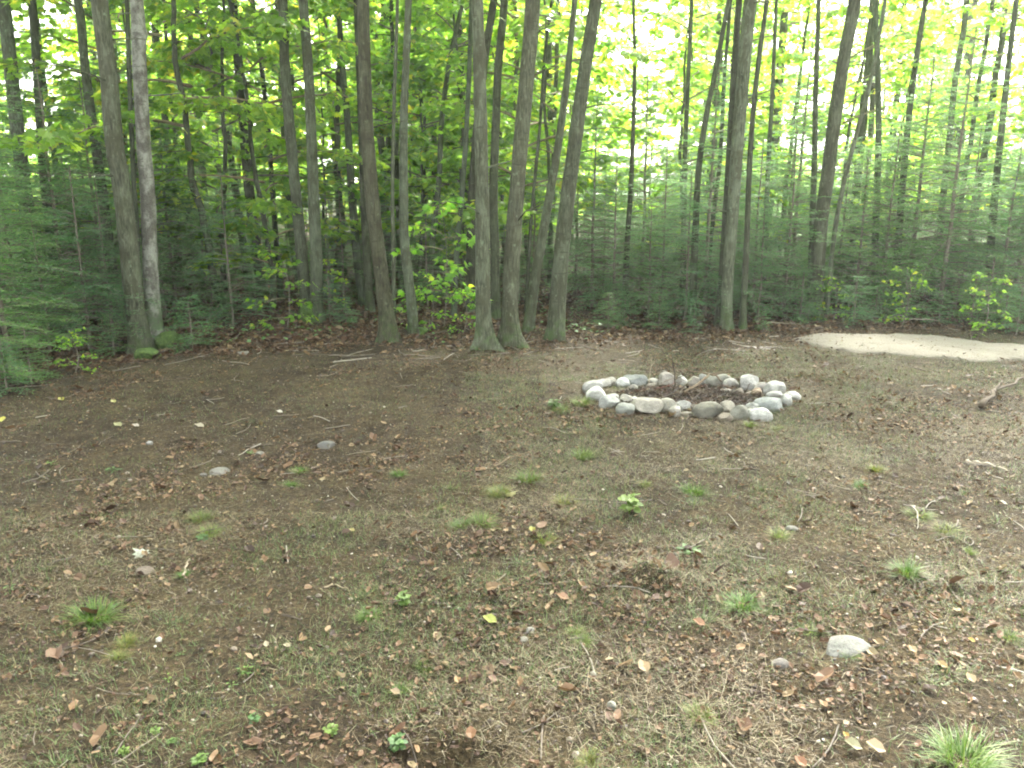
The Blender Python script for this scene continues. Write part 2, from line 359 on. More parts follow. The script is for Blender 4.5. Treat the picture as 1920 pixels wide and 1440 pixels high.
# ------------------------------------------------------------------ ground cover (nobody could count it)
def wedge(n, y0, y1, r, power=1.0):
    """random ground points inside the camera's view wedge and some way past it"""
    y = y0+(y1-y0)*r.random(n)**power; x = (r.random(n)*2-1)*(y*.70+.6); return x, y
def litter():
    r = np.random.default_rng(11); g = Geo()
    x, y = wedge(560000, .9, 15, r, .75)
    f = sstep(-.5, .5, y-edge_y(x)); bare = sstep(-.12, .12, fbm(x*1.1+5, y*1.1+2, 3)+.05-.16*sstep(3.2, 4.2, y)*(x < 1.2)*(1-f))
    dens = np.clip(.62*bare*sstep(-.12, .1, fbm(x*4.5, y*4.5+60, 3)+.03)+.08+.6*f, 0, 1)*np.clip(1.0-.035*(y-2), .5, 1)
    k = (r.random(len(x)) < dens) & (~in_sand(x, y, .97) | (r.random(len(x)) < .10)); x, y = x[k], y[k]; n = len(x)
    z = height(x, y)+.003+.034*in_sand(x, y, .99)+.012*r.random(n)
    ang = r.random(n)*6.283; tilt = r.normal(0, .33, (n, 2))
    ax = np.column_stack([np.cos(ang), np.sin(ang), tilt[:, 0]]); nr = np.column_stack([tilt[:, 1], r.normal(0, .3, n), np.ones(n)])
    L = np.where(r.random(n) < .88, r.uniform(.005, .02, n), r.uniform(.02, .042, n)); big = r.random(n) < .005; L = np.where(big, r.uniform(.05, .075, n), L)
    L = L*(1+.9*sstep(-.8, .6, y-edge_y(x)))
    sc = np.column_stack([L*r.uniform(.35, 1.0, n), L, L*r.uniform(.4, 2.6, n)])
    g.stamp(*DEAD, np.column_stack([x, y, z]), ax, nr, sc)
    return tag(link('leaf_litter', g.mesh('leaf_litter', [M['litter']], False)), 'brown dead leaf litter scattered over the soil', None, kind='stuff')
litter()
def straw():
    r = np.random.default_rng(12); g = Geo()
    x, y = wedge(380000, .9, 9.3, r, .85)
    dens = (.05+.95*sstep(-.05, .17, fbm(x*1.3+31, y*1.3+8, 5)+.10*fbm(x*7, y*7, 2)+.02))*(1-sstep(-1.6, .2, y-edge_y(x)))*np.where((y > 3.7) & (x < -.2), .12, 1)
    k = (r.random(len(x)) < dens*.85+.05) & ~in_sand(x, y, 1.02); x, y = x[k], y[k]; n = len(x)
    z = height(x, y)+.002+.012*r.random(n); a = r.random(n)*6.283
    ax = np.column_stack([np.cos(a), np.sin(a), np.zeros(n)])
    blade_geo(g, np.column_stack([x, y, z]), ax, r.uniform(.0, .45, n), np.where(r.random(n) < .06, r.uniform(.07, .13, n), r.uniform(.015, .07, n)), r.uniform(.0009, .0024, n), r.uniform(-.1, .25, n))
    return tag(link('dry_grass', g.mesh('dry_grass', [M['straw']], False)), 'thin dry grass lying flat over the clearing', None, kind='stuff')
straw()
def short_grass():
    r = np.random.default_rng(13); g = Geo()
    x, y = wedge(460000, .9, 9, r, .85)
    dens = (.13+.87*sstep(-.05, .17, fbm(x*2.1+31, y*2.1+8, 5)+.015*(x > 0)+.08*fbm(x*9, y*9, 2)))*(1-sstep(-1.2, .3, y-edge_y(x)))*np.where((y > 3.7) & (x < -.4), .2, 1)
    k = (r.random(len(x)) < dens*.8+.012) & ~in_sand(x, y, 1.02); x, y = x[k], y[k]; n = len(x)
    z = height(x, y)-.002; a = r.random(n)*6.283
    ax = np.column_stack([np.cos(a), np.sin(a), np.zeros(n)])
    blade_geo(g, np.column_stack([x, y, z]), ax, r.uniform(.25, .95, n), r.uniform(.018, .062, n), r.uniform(.0012, .0028, n), r.uniform(.1, .5, n))
    cl = []                                          # denser clumps that fray into their surroundings
    cx, cy_c = wedge(900, 1.1, 7.8, r, .9)
    for a0, b0 in zip(cx, cy_c):
        if b0 > float(edge_y(a0))-.7 or in_sand(a0, b0, 1.1) or ((b0 > 3.8) and (a0 < -.5)): continue
        if float(fbm(a0*1.6+31, b0*1.6+8, 3)) < r.normal(-.02, .08): continue
        R0 = r.uniform(.02, .11); m = int(r.uniform(12, 60)*(R0/.05)**1.2); q = R0*np.abs(r.normal(0, .6, m)); a = r.random(m)*6.283
        cl.append(np.column_stack([a0+np.cos(a)*q, b0+np.sin(a)*q*r.uniform(.5, 1), a+r.normal(0, .8, m), np.full(m, r.uniform(.025, .07))]))
    cl = np.concatenate(cl); n = len(cl); z = height(cl[:, 0], cl[:, 1])-.003
    blade_geo(g, np.column_stack([cl[:, 0], cl[:, 1], z]), np.column_stack([np.cos(cl[:, 2]), np.sin(cl[:, 2]), np.zeros(n)]), r.uniform(.2, .95, n), cl[:, 3]*r.uniform(.4, 1.2, n), r.uniform(.0013, .003, n), r.uniform(.1, .7, n))
    return tag(link('short_grass', g.mesh('short_grass', [M['grass']], False)), 'thin short green grass growing in patches', None, kind='stuff')
short_grass()
def crumbs():
    r = np.random.default_rng(14); g = Geo()
    ico_v, ico_f = ico(1)
    x, y = wedge(26000, .9, 9, r, .8); k = ~in_sand(x, y, 1.0); x, y = x[k], y[k]; n = len(x)
    s = r.uniform(.0015, .006, n)*np.where(r.random(n) < .04, 2.2, 1)
    a = r.random(n)*6.28; ax = np.column_stack([np.cos(a), np.sin(a), r.normal(0, .3, n)])
    g.stamp(ico_v, ico_f, np.column_stack([x, y, height(x, y)+s*.3]), ax, np.tile([0, 0, 1.], (n, 1)), np.column_stack([s*r.uniform(.6, 1.4, n), s, s*.7]))
    return tag(link('soil_crumbs', g.mesh('soil_crumbs', [M['crumb']], False)), 'small crumbs of soil, bark and grit', None, kind='stuff')
def ico(sub):
    import bmesh
    bm = bmesh.new(); bmesh.ops.create_icosphere(bm, subdivisions=sub, radius=1)
    v = np.array([p.co[:] for p in bm.verts]); f = np.array([[q.index for q in p.verts] for p in bm.faces]); bm.free(); return v, f

crumbs()

# ------------------------------------------------------------------ tree trunks
def catmull(P, n):
    P = np.asarray(P, float); k = len(P)
    if k == 2: t = np.linspace(0, 1, n)[:, None]; return P[0]*(1-t)+P[1]*t
    t = np.linspace(0, k-1-1e-6, n); i = t.astype(int); fr = (t-i)[:, None]
    g = lambda j: P[np.clip(j, 0, k-1)]
    p0, p1, p2, p3 = g(i-1), g(i), g(i+1), g(i+2)
    return .5*((2*p1)+(-p0+p2)*fr+(2*p0-5*p1+4*p2-p3)*fr**2+(-p0+3*p1-3*p2+p3)*fr**3)
def trunk_mesh(P, R, seed, mat, flare=.9, name='trunk', sides=14, lump=.06):
    """P centreline (dense), R radius; uneven bark outline, burrs and a root flare at the foot"""
    r = np.random.default_rng(seed); n = len(P); k = sides
    T = np.gradient(P, axis=0); T /= np.linalg.norm(T, axis=1)[:, None]
    A = np.cross(T, [0, 1., 0]); A /= np.linalg.norm(A, axis=1)[:, None]; B = np.cross(T, A)
    th = np.arange(k)*2*math.pi/k; z = P[:, 2]-P[0, 2]
    ro = r.random(4)*50
    nz = fbm(np.cos(th)[None]*1.3+ro[0]+0*z[:, None], z[:, None]*2.6+np.sin(th)[None]*1.3+ro[1], 3)
    ridge = fbm(th[None]*4+ro[2]+0*z[:, None], z[:, None]*1.2+ro[3], 2)
    rad = R[:, None]*(1+lump*4*nz*.6+lump*2*ridge)
    lobes = .55+.45*np.cos(th*3+r.random()*6)+.3*np.cos(th*5+r.random()*6)
    rad = rad*(1+flare*np.exp(-np.clip(z-.1, 0, None)/(.09+R[0]*.6))[:, None]*(np.clip(lobes, .05, 1.5)**1.6)[None])
    for _ in range(r.integers(2, 6)):
        zb = r.uniform(.3, min(5, z[-1])); tb = r.random()*6.28; s = r.uniform(.03, .07)
        dth = np.angle(np.exp(1j*(th-tb)))
        rad = rad+R[:, None]*r.uniform(.15, .4)*np.exp(-((z[:, None]-zb)/s)**2-(dth[None]/.5)**2)
    V = P[:, None]+rad[..., None]*(A[:, None]*np.cos(th)[None, :, None]+B[:, None]*np.sin(th)[None, :, None])
    i = np.arange(n-1)[:, None]*k; j = np.arange(k)[None]; j2 = (j+1) % k
    f = np.concatenate([np.stack([i+j, i+j2, i+k+j2], -1).reshape(-1, 3), np.stack([i+j, i+k+j2, i+k+j], -1).reshape(-1, 3)])
    g = Geo(); g.add(V.reshape(-1, 3), f, 0)
    return g, [mat]
def limb_geo(g, base, az, L, rise, r0, seed, m=0, sub=3):
    r = np.random.default_rng(seed); n = 9; t = np.linspace(0, 1, n)
    d = np.array([math.cos(az), math.sin(az), 0]); sd = np.array([-d[1], d[0], 0])
    P = base+L*(d*t[:, None]+np.array([0, 0, 1.])*(rise*t-.12*t**2)[:, None]+sd*(np.cumsum(r.normal(0, .035, n)))[:, None])
    g.tube(P, r0*(1-.85*t), 5, m)
    for s in range(sub):
        k = r.integers(3, n-1); a2 = az+r.choice([-1, 1])*r.uniform(.5, 1.1); L2 = L*(1-t[k])*r.uniform(.5, .9)+.1
        t2 = np.linspace(0, 1, 5); d2 = np.array([math.cos(a2), math.sin(a2), rise+r.normal(0, .2)])
        g.tube(P[k]+L2*d2*t2[:, None]+np.array([0, 0, -.1*L2])*(t2**2)[:, None], r0*(1-.85*t[k])*.6*(1-.8*t2), 4, m)

# ------------------------------------------------------------------ broadleaf crowns (one mesh per variant, shared)
def crown_mesh(name, seed, z0, z1, R, nb, ntw, nl, leaf, tmpl, taper=.5, low=.8, sun_tilt=.5):
    r = np.random.default_rng(seed); g = Geo()
    pos, axs, nrs, scs = [], [], [], []
    for b in range(nb):
        u = (b+r.random())/nb; z = z0+(z1-z0)*u
        env = (low+(1-low)*math.sin(min(1, u/.45)*math.pi/2))*(1-taper*max(0, (u-.45)/.55)**1.3)
        L = R*env*r.uniform(.6, 1.15); az = b*2.399+r.normal(0, .4); rise = r.uniform(.05, .45)+.35*u
        n = 8; t = np.linspace(0, 1, n); d = np.array([math.cos(az), math.sin(az), 0]); sd = np.array([-d[1], d[0], 0])
        P = np.array([0, 0, z])+L*(d*t[:, None]+np.array([0, 0, 1.])*(rise*t-.32*t**2)[:, None]+sd*np.cumsum(r.normal(0, .03, n))[:, None])
        g.tube(P, (.006+.006*L)*(1-.88*t), 4, 0)
        for w in range(ntw):
            tt = .22+.78*(w+r.random())/ntw; i = min(int(tt*(n-1)), n-2); q = P[i]+(P[i+1]-P[i])*(tt*(n-1)-i)
            a2 = az+(1 if w % 2 else -1)*r.uniform(.35, 1.15); L2 = (.16+.34*L*(1.05-tt))*r.uniform(.6, 1.2)
            dr = np.array([math.cos(a2), math.sin(a2), r.normal(.0, .22)]); t2 = np.linspace(0, 1, 4)
            Q = q+L2*dr*t2[:, None]+np.array([0, 0, -.18*L2])*(t2**2)[:, None]
            g.tube(Q, .0028*(1-.7*t2), 3, 0)
            m = max(3, int(nl*r.uniform(.6, 1.3)*(.6+L2)))
            tl = r.uniform(.15, 1.05, m)[:, None]; p = q+L2*dr*tl+np.array([0, 0, -.18*L2])*tl**2
            aa = a2+r.normal(0, 1.0, m)
            ad = np.column_stack([np.cos(aa), np.sin(aa), -r.uniform(.0, 1.1, m)])
            p = p+np.column_stack([np.cos(aa), np.sin(aa), r.normal(0, .5, m)])*r.uniform(.01, .07, m)[:, None]
            pos.append(p); axs.append(ad); nrs.append(np.column_stack([r.normal(0, sun_tilt, m), r.normal(0, sun_tilt, m), np.ones(m)])); scs.append(leaf*r.uniform(.55, 1.2, m))
    g.stamp(*tmpl, np.concatenate(pos), np.concatenate(axs), np.concatenate(nrs), np.concatenate(scs), 1)
    me = g.mesh(name, [M['twig'], M['maple']], False); return me
CR = {}
CR['canopy'] = [crown_mesh('canopy_crown', 100+i, 0, 8.5, 2.6, 18, 7, 11, .11, MAP_S) for i in range(3)]
CR['mid'] = [crown_mesh('mid_crown', 120+i, 0, 6.5, 1.9, 17, 8, 11, .095, MAP_S, .5, .7) for i in range(3)]
CR['under'] = [crown_mesh('understory_crown', 140+i, 0, 4.2, 1.7, 22, 11, 19, .10, MAP_F, .55, .75) for i in range(4)]
CR['low'] = [crown_mesh('low_crown', 160+i, 0, 1.0, .42, 9, 5, 7, .085, MAP_F, .5, .9) for i in range(2)]

# ------------------------------------------------------------------ the trunks one can tell apart
# (label, px centreline foot -> top at y = 0, width px foot, width px top, tint, material, crown z, flags)
T = [
 ("slim grey trunk at the far left edge, foot hidden in firs", [(66, 600), (50, 400), (28, 200), (6, 0)], 30, 26, (.95, 1, .95), 'bark', 4.4, 13),
 ("thin dark trunk just right of the leftmost one", [(112, 590), (90, 400), (80, 300), (70, 140), (60, 0)], 20, 16, (.7, .75, .65), 'bark', 4.5, 12),
 ("narrow sapling trunk against the bright gap at the left", [(120, 570), (105, 320), (86, 180), (72, 60), (66, 0)], 13, 9, (.7, .75, .65), 'bark', 4.2, 9),
 ("straight trunk between the bright left gap and the stout leaning one", [(222, 600), (197, 400), (178, 266), (160, 133), (146, 0)], 22, 17, (.75, .78, .7), 'bark', 4.4, 12),
 ("stout grey brown trunk leaning left beside the pale patchy one", [(262, 662), (245, 500), (230, 366), (214, 266), (203, 133), (186, 0)], 41, 33, (.9, .88, .8), 'bark', 4.3, 13),
 ("pale patchy barked trunk with a dark knot, left side", [(288, 648), (282, 500), (277, 366), (269, 266), (262, 133), (256, 0)], 33, 27, (1, 1, 1), 'birch', 4.6, 12),
 ("thin dark trunk squeezed behind the pale patchy one", [(262, 615), (258, 450), (250, 330), (243, 160), (238, 0)], 11, 9, (.55, .58, .5), 'bark', 4.5, 11),
 ("curved slender trunk crossing the yellow green leaves, left", [(470, 545), (452, 430), (432, 290), (408, 190), (386, 90), (366, 0)], 18, 11, (.75, .75, .65), 'bark', 4.0, 10),
 ("brown trunk right of the curved slender one", [(494, 556), (476, 430), (462, 300), (449, 150), (436, 0)], 24, 16, (.75, .7, .62), 'bark', 4.4, 12),
 ("very slim dark trunk left of the twin stems", [(527, 560), (514, 400), (504, 260), (491, 130), (474, 0)], 12, 9, (.6, .62, .55), 'bark', 4.3, 10),
 ("left one of the twin trunks that share a mossy foot", [(581, 600), (572, 540), (558, 400), (545, 260), (534, 130), (530, 0)], 27, 19, (.85, .86, .78), 'bark', 4.5, 13),
 ("right one of the twin trunks that share a mossy foot", [(590, 602), (593, 500), (588, 366), (583, 230), (578, 133), (568, 0)], 28, 19, (.9, .92, .84), 'bark', 4.5, 13),
 ("medium trunk behind and left of the curved brown one", [(686, 578), (672, 500), (660, 366), (652, 233), (640, 100), (634, 0)], 20, 11, (.7, .76, .68), 'bark', 4.3, 11),
 ("dark trunk close behind the curved brown one", [(694, 585), (687, 470), (682, 366), (678, 240), (672, 100), (668, 0)], 19, 12, (.6, .6, .5), 'bark', 4.5, 12),
 ("curved brown trunk whose foot bows out to the right", [(733, 640), (722, 570), (710, 480), (697, 366), (688, 233), (683, 100), (680, 0)], 34, 25, (.68, .62, .52), 'bark', 4.4, 13),
 ("thin whitish stem with a dark scar", [(738, 615), (738, 480), (736, 366), (738, 233), (742, 100), (745, 0)], 9, 7, (1.1, 1.1, 1), 'bark', 4.2, 8),
 ("pale grey trunk with dark rings left of the bright sapling", [(779, 628), (768, 540), (758, 450), (757, 366), (757, 233), (762, 100), (766, 0)], 23, 14, (1.05, 1.1, 1), 'bark', 4.4, 12),
 ("slender pale trunk leaning right above the bright sapling", [(806, 560), (811, 450), (823, 340), (828, 230), (842, 120), (868, 0)], 14, 9, (1, 1.05, .92), 'bark', 4.2, 10),
 ("narrow grey trunk left of the central flared one", [(850, 592), (856, 480), (866, 366), (873, 266), (880, 130), (884, 0)], 13, 9, (.8, .88, .78), 'bark', 4.2, 10),
 ("dark trunk hidden behind the left side of the central one", [(882, 585), (884, 480), (886, 366), (896, 233), (910, 100), (926, 0)], 24, 15, (.55, .52, .45), 'bark', 4.4, 12),
 ("central grey trunk with split flared roots", [(910, 655), (906, 560), (905, 450), (903, 300), (899, 130), (894, 0)], 34, 25, (1.0, 1.0, .9), 'bark', 4.6, 14),
 ("dark trunk rising behind the right side of the central one", [(931, 598), (928, 480), (925, 366), (930, 233), (934, 130), (946, 0)], 21, 16, (.6, .62, .5), 'bark', 4.5, 12),
 ("stout ribbed brown trunk right of the central one", [(957, 648), (957, 560), (962, 450), (970, 350), (980, 233), (990, 120), (999, 0)], 35, 31, (.92, .88, .78), 'bark', 4.5, 14),
 ("wiry dark stem behind the stout ribbed trunk", [(986, 590), (992, 470), (1000, 366), (1012, 240), (1021, 110), (1034, 0)], 8, 6, (.6, .6, .5), 'bark', 4, 9),
 ("pale trunk leaning right between two stouter ones", [(987, 622), (1004, 520), (1024, 400), (1044, 290), (1063, 150), (1078, 0)], 24, 11, (1, 1.02, .9), 'bark', 4.4, 11),
 ("stout trunk leaning right with a burr, right of centre", [(1041, 634), (1049, 520), (1061, 400), (1078, 266), (1096, 133), (1117, 0)], 37, 26, (.85, .86, .76), 'bark', 4.6, 14),
 ("straight dark trunk before the brightest sky gap", [(1172, 590), (1175, 480), (1182, 366), (1187, 250), (1190, 133), (1188, 0)], 14, 6, (.65, .65, .52), 'bark', 4.5, 11),
 ("lone slim trunk under the leafy middle right canopy", [(1280, 575), (1282, 430), (1284, 300), (1290, 150), (1297, 0)], 13, 8, (.8, .85, .7), 'bark', 4.2, 10),
 ("crooked trunk with a bend, left of the pale double one", [(1297, 605), (1303, 460), (1309, 330), (1322, 230), (1340, 140), (1366, 0)], 17, 9, (.75, .78, .65), 'bark', 4, 10),
 ("dim stem leaning right beside the crooked one", [(1320, 580), (1336, 420), (1350, 300), (1358, 150), (1366, 50), (1370, 0)], 10, 7, (.6, .66, .5), 'bark', 4, 9),
 ("pale front stem of the double trunk right of the fire ring's back", [(1361, 612), (1366, 500), (1376, 366), (1386, 230), (1397, 100), (1407, 0)], 24, 27, (1.1, 1.12, 1.02), 'bark', 4.6, 13),
 ("dark rear stem of the double trunk", [(1352, 608), (1357, 500), (1365, 366), (1372, 230), (1379, 100), (1386, 0)], 22, 13, (.55, .55, .45), 'bark', 4.6, 12),
 ("slim dark trunk right of the pale double one", [(1393, 612), (1400, 450), (1406, 300), (1416, 170), (1438, 0)], 14, 9, (.62, .64, .52), 'bark', 4.4, 11),
 ("faint pale trunk among firs left of the stout leaning one", [(1431, 570), (1435, 430), (1441, 300), (1448, 170), (1456, 0)], 12, 7, (1.05, 1.1, 1), 'bark', 4.2, 9),
 ("straight slim trunk left of the stout two toned one", [(1520, 582), (1523, 430), (1527, 300), (1530, 150), (1535, 0)], 15, 9, (.8, .84, .7), 'bark', 4.4, 11),
 ("stout two toned trunk leaning right behind the gravel patch", [(1528, 592), (1536, 450), (1550, 340), (1567, 210), (1584, 100), (1603, 0)], 30, 26, (.8, .78, .68), 'bark', 4.6, 13),
 ("thin whitish trunk leaning right above the gravel patch", [(1551, 590), (1563, 450), (1583, 340), (1606, 250), (1630, 160), (1660, 0)], 10, 8, (1.15, 1.15, 1.05), 'bark', 4, 10),
 ("grey trunk deep in the leaves behind the gravel patch", [(1641, 560), (1642, 430), (1647, 280), (1646, 130), (1642, 0)], 16, 10, (.85, .92, .82), 'bark', 4.4, 11),
 ("slim trunk right of the gravel patch's middle, leaning right", [(1676, 570), (1686, 430), (1698, 280), (1714, 140), (1736, 0)], 16, 10, (.7, .76, .62), 'bark', 4.4, 11),
 ("whitish grey trunk forking near the top right", [(1752, 560), (1762, 430), (1778, 280), (1790, 160), (1806, 60), (1813, 0)], 14, 11, (1.1, 1.12, 1.05), 'bark', 4.4, 10),
 ("rightmost trunk, leaning right out of the firs", [(1852, 585), (1860, 430), (1874, 280), (1890, 130), (1906, 0)], 17, 10, (.75, .8, .66), 'bark', 4.4, 12),
]
def build_tree(i, label, px, w0, w1, tint, mk, zc, Ht, grp):
    x0, y0, zg = on_ground(*px[0]); Yd = y0; r = np.random.default_rng(500+i)
    pts = [at_depth(u, v, Yd+.0) for u, v in px]; pts[0] = np.array([x0, y0, zg-.12])
    lean_y = r.normal(0, .025)                       # small lean towards or away from the eye
    for p in pts[1:]: p[1] += 0
    top = pts[-1]; dr = (pts[-1]-pts[-2]); dr /= np.linalg.norm(dr); sc0 = px_scale(*px[0], Yd); sc1 = px_scale(*px[-1], Yd)
    ext = []; p = top.copy(); d = dr.copy(); n_ext = 8; step = max(.5, (Ht-top[2])/n_ext)
    for k in range(n_ext):
        d = d*.8+np.array([r.normal(0, .05), r.normal(0, .05), .25]); d /= np.linalg.norm(d); p = p+d*step; ext.append(p.copy())
    allp = np.array(pts+ext); nseg = int(70)
    P = catmull(allp, nseg*2)
    zz = P[:, 2]-zg; ztop = top[2]-zg
    R = np.interp(zz, [0, ztop, Ht], [w0*sc0/2*.86, w1*sc1/2*.9, .012])
    root = empty('tree', (x0, y0, zg), label, 'tree', grp)
    g, mats = trunk_mesh(P-np.array([x0, y0, zg]), R, 900+i, M[mk], flare=(1.6 if i in (20, 22) else 1.0) if w0 > 25 else .6, lump=.06 if w0 > 20 else .04)
    for k in range(3):
        j = int(np.searchsorted(zz, r.uniform(1.2, 4.2))); j = min(j, len(P)-2)
        limb_geo(g, P[j]-np.array([x0, y0, zg]), r.random()*6.28, r.uniform(.25, .9), r.uniform(-.1, .5), max(.004, R[j]*.14), 7000+i*9+k, 0, 2)
    tr = link('trunk', g.mesh('trunk', mats), root, color=tint)
    # crown: hangs on the upper trunk where that trunk really is
    zcr = max(zc, ztop*.9); j = int(np.searchsorted(zz, zcr)); j = min(j, len(P)-1)
    big = w0*sc0 > .13
    me = CR['canopy' if big else 'mid'][i % 3]
    cr = link('crown', me, root, loc=tuple(P[j]-np.array([x0, y0, zg]))); cr.rotation_euler = (0, 0, r.random()*6.28)
    s = (Ht-zcr+1.0)/(9.0 if big else 7.2); cr.scale = (min(1.0, s*1.2), min(1.0, s*1.2), s); cr.color = (1, 1, 1, 1)
    return root
for i, (label, px, w0, w1, tint, mk, zc, Ht) in enumerate(T):
    build_tree(i, label, px, w0, w1, tint, mk, zc, Ht, "tall trees round the clearing")

# ------------------------------------------------------------------ prototypes copied in loops
def copy_thing(root, loc, rz, sc, label=None, color=None):
    r_ = root.copy(); C.objects.link(r_); r_.location = loc; r_.rotation_euler = (0, 0, rz); r_.scale = (sc, sc, sc)
    if label: r_['label'] = label
    for ch in root.children:
        c = ch.copy(); C.objects.link(c); c.parent = r_
        if color and ch.name.split('.')[0] in ('crown', 'foliage'): c.color = (*color, 1)
    return r_
def proto_tree(name, seed, H, r0, crown, zc, label, cat, grp, bend=.25, scz=1):
    r = np.random.default_rng(seed); n = 40; t = np.linspace(0, 1, n)
    P = np.column_stack([bend*np.sin(t*2.2+r.random()*2)*t, bend*np.cos(t*1.7+r.random()*3)*t, t*H-.1])
    P[:, :2] += np.cumsum(r.normal(0, .012, (n, 2)), 0)
    g, mats = trunk_mesh(P, r0*(1-.85*t), seed, M['bark'], .5, sides=9, lump=.04)
    for k in range(4):
        j = r.integers(4, 22); limb_geo(g, P[j], r.random()*6.28, r.uniform(.3, .9), r.uniform(0, .5), r0*.18, seed*7+k, 0, 2)
    root = empty(name, (0, 0, 0), label, cat, grp)
    link('trunk', g.mesh('trunk', mats), root, color=(.78, .8, .7))
    c = link('crown', crown, root, loc=tuple(P[int(n*zc/H)])); c.scale = (1, 1, scz)
    return root
G_FAR = "slim trees standing deep in the wood"; L_FAR = "slim grey forest tree deep in the wood behind the clearing"
far_protos = [proto_tree('forest_tree', 300+i, 11+i, .055+.014*i, CR['mid'][i % 3], [3.2, 4.4, 2.6, 3.8][i], L_FAR, 'tree', G_FAR, .35, 1.15) for i in range(4)]
G_UND = "young maples under the tall trees"; L_UND = "young maple with layered yellow green leaves among the trunks"
und_protos = [proto_tree('young_maple', 320+i, 4.6+.4*i, .03+.004*i, CR['under'][i], [1.0, 1.6, .8, 1.4][i], L_UND, 'young tree', G_UND, .3) for i in range(4)]

placed = []
def free(x, y, d):
    for (a, b) in placed:
        if (a-x)**2+(b-y)**2 < d*d: return False
    placed.append((x, y)); return True
for (label, px, *_r) in T:
    x, y = ground_pt(*px[0]); placed.append((x, y))
rr = random.Random(5)
def scatter(protos, n, ymin, ymax, dmin, zoff, sc, tint=None, wedge_k=.68, accept=None, ypow=1.0):
    k = 0; tries = 0; used = [False]*len(protos)
    while k < n and tries < n*60:
        tries += 1
        y = ymin+(ymax-ymin)*rr.random()**ypow; x = rr.uniform(-1, 1)*(y*wedge_k+.7)
        if y < float(edge_y(x))+.6: continue
        if accept and not accept(x, y): continue
        if not free(x, y, dmin): continue
        z = float(height(x, y)); p = k % len(protos); s = rr.uniform(*sc); rz = rr.random()*6.28
        col = tint() if tint else None
        if not used[p]:
            used[p] = True; o = protos[p]; o.location = (x, y, z+zoff); o.rotation_euler = (0, 0, rz); o.scale = (s, s, s)
            for ch in o.children:
                if col and ch.name.split('.')[0] in ('crown', 'foliage'): ch.color = (*col, 1)
        else: copy_thing(protos[p], (x, y, z+zoff), rz, s, None, col)
        k += 1
def tint_leaf():
    u = rr.random()
    return (1.0+.3*u, 1.0+.12*u, 1-.1*u)
def lanes(x, y):
    a = x/y
    if (-.66 < a < -.50) or (.105 < a < .195) or (.335 < a < .385): return False
    return not (y > 15 and any(abs(a-c) < w for c, w in ((.15, .055), (-.59, .06), (.36, .045), (.60, .06), (-.235, .02), (-.30, .015))))
scatter(far_protos, 135, 13, 46, .8, 0, (.75, 1.25), tint_leaf, accept=lanes)
scatter(und_protos, 112, 10.2, 36, .62, 0, (.75, 1.5), tint_leaf, accept=lanes)

# ------------------------------------------------------------------ firs
def fir_mesh(seed, H, R, dens=1.0):
    r = np.random.default_rng(seed); g = Geo(); gt = Geo()
    n = 14; t = np.linspace(0, 1, n); P = np.column_stack([np.cumsum(r.normal(0, .006*H/3, n)), np.cumsum(r.normal(0, .006*H/3, n)), t*H-.05])
    gt.tube(P, .006+.008*H*(1-t), 7, 0)
    z = .10*H; pos, ax, nr, sc = [], [], [], []
    while z < H*.985:
        u = z/H; c = np.array([np.interp(z, P[:, 2], P[:, 0]), np.interp(z, P[:, 2], P[:, 1]), z])
        for b in range(r.integers(4, 7)):
            az = r.random()*6.28; L = R*(1-u)**.8*r.uniform(.55, 1.12)*(1 if u > .25 else .75+u)+.05
            rise = .45*u+r.normal(.02, .10); m = 6; tb = np.linspace(0, 1, m)
            d = np.array([math.cos(az), math.sin(az), 0]); sd = np.array([-d[1], d[0], 0])
            Q = c+L*(d*tb[:, None]+np.array([0, 0, 1.])*(rise*tb-.22*tb**2)[:, None]+sd*np.cumsum(r.normal(0, .02, m))[:, None])
            gt.tube(Q, .0045*(1-.8*tb)*(.6+L), 3, 0)
            nbt = int(5+L*16*dens); start = .12 if L < .5 else .25
            for w in range(nbt):
                tt = start+(1-start)*(w+.5)/nbt; q = np.array([np.interp(tt, tb, Q[:, e]) for e in range(3)])
                s = 1 if w % 2 else -1; a2 = az+s*r.uniform(.6, .95); l2 = (.04+.42*L*(1-tt)*(.5+tt*.8))*r.uniform(.7, 1.15)
                dd = np.array([math.cos(a2), math.sin(a2), r.normal(-.08, .12)])
                k = max(4, int(l2/.0085*dens)); tn = (np.arange(k)+r.random(k))/k
                pp = q+dd*(l2*tn)[:, None]; sgn = np.where(np.arange(k) % 2, 1, -1); aa = a2+sgn*r.uniform(.5, 1.1, k)
                pos.append(pp); ax.append(np.column_stack([np.cos(aa), np.sin(aa), r.normal(.05, .3, k)]))
                nr.append(np.column_stack([r.normal(0, .4, k), r.normal(0, .4, k), np.ones(k)])); L3 = r.uniform(.016, .026, k)
                sc.append(np.column_stack([np.full(k, .0085), L3*1.25, L3]))
            k = int(L/.01); tn = r.random(k); pp = np.column_stack([np.interp(tn, tb, Q[:, e]) for e in range(3)]); sgn = r.choice([-1, 1], k); aa = az+sgn*r.uniform(.5, 1.1, k)
            pos.append(pp); ax.append(np.column_stack([np.cos(aa), np.sin(aa), r.normal(.1, .2, k)])); nr.append(np.tile([0, 0, 1.], (k, 1))); sc.append(np.column_stack([np.full(k, .005), np.full(k, .022), np.full(k, .02)]))
        z += .042*H**.5*r.uniform(.7, 1.3)+.015
    g.stamp(*NEEDLE, np.concatenate(pos), np.concatenate(ax), np.concatenate(nr), np.concatenate(sc), 0)
    return gt.mesh('fir_trunk', [M['twig']]), g.mesh('fir_foliage', [M['fir']], False)
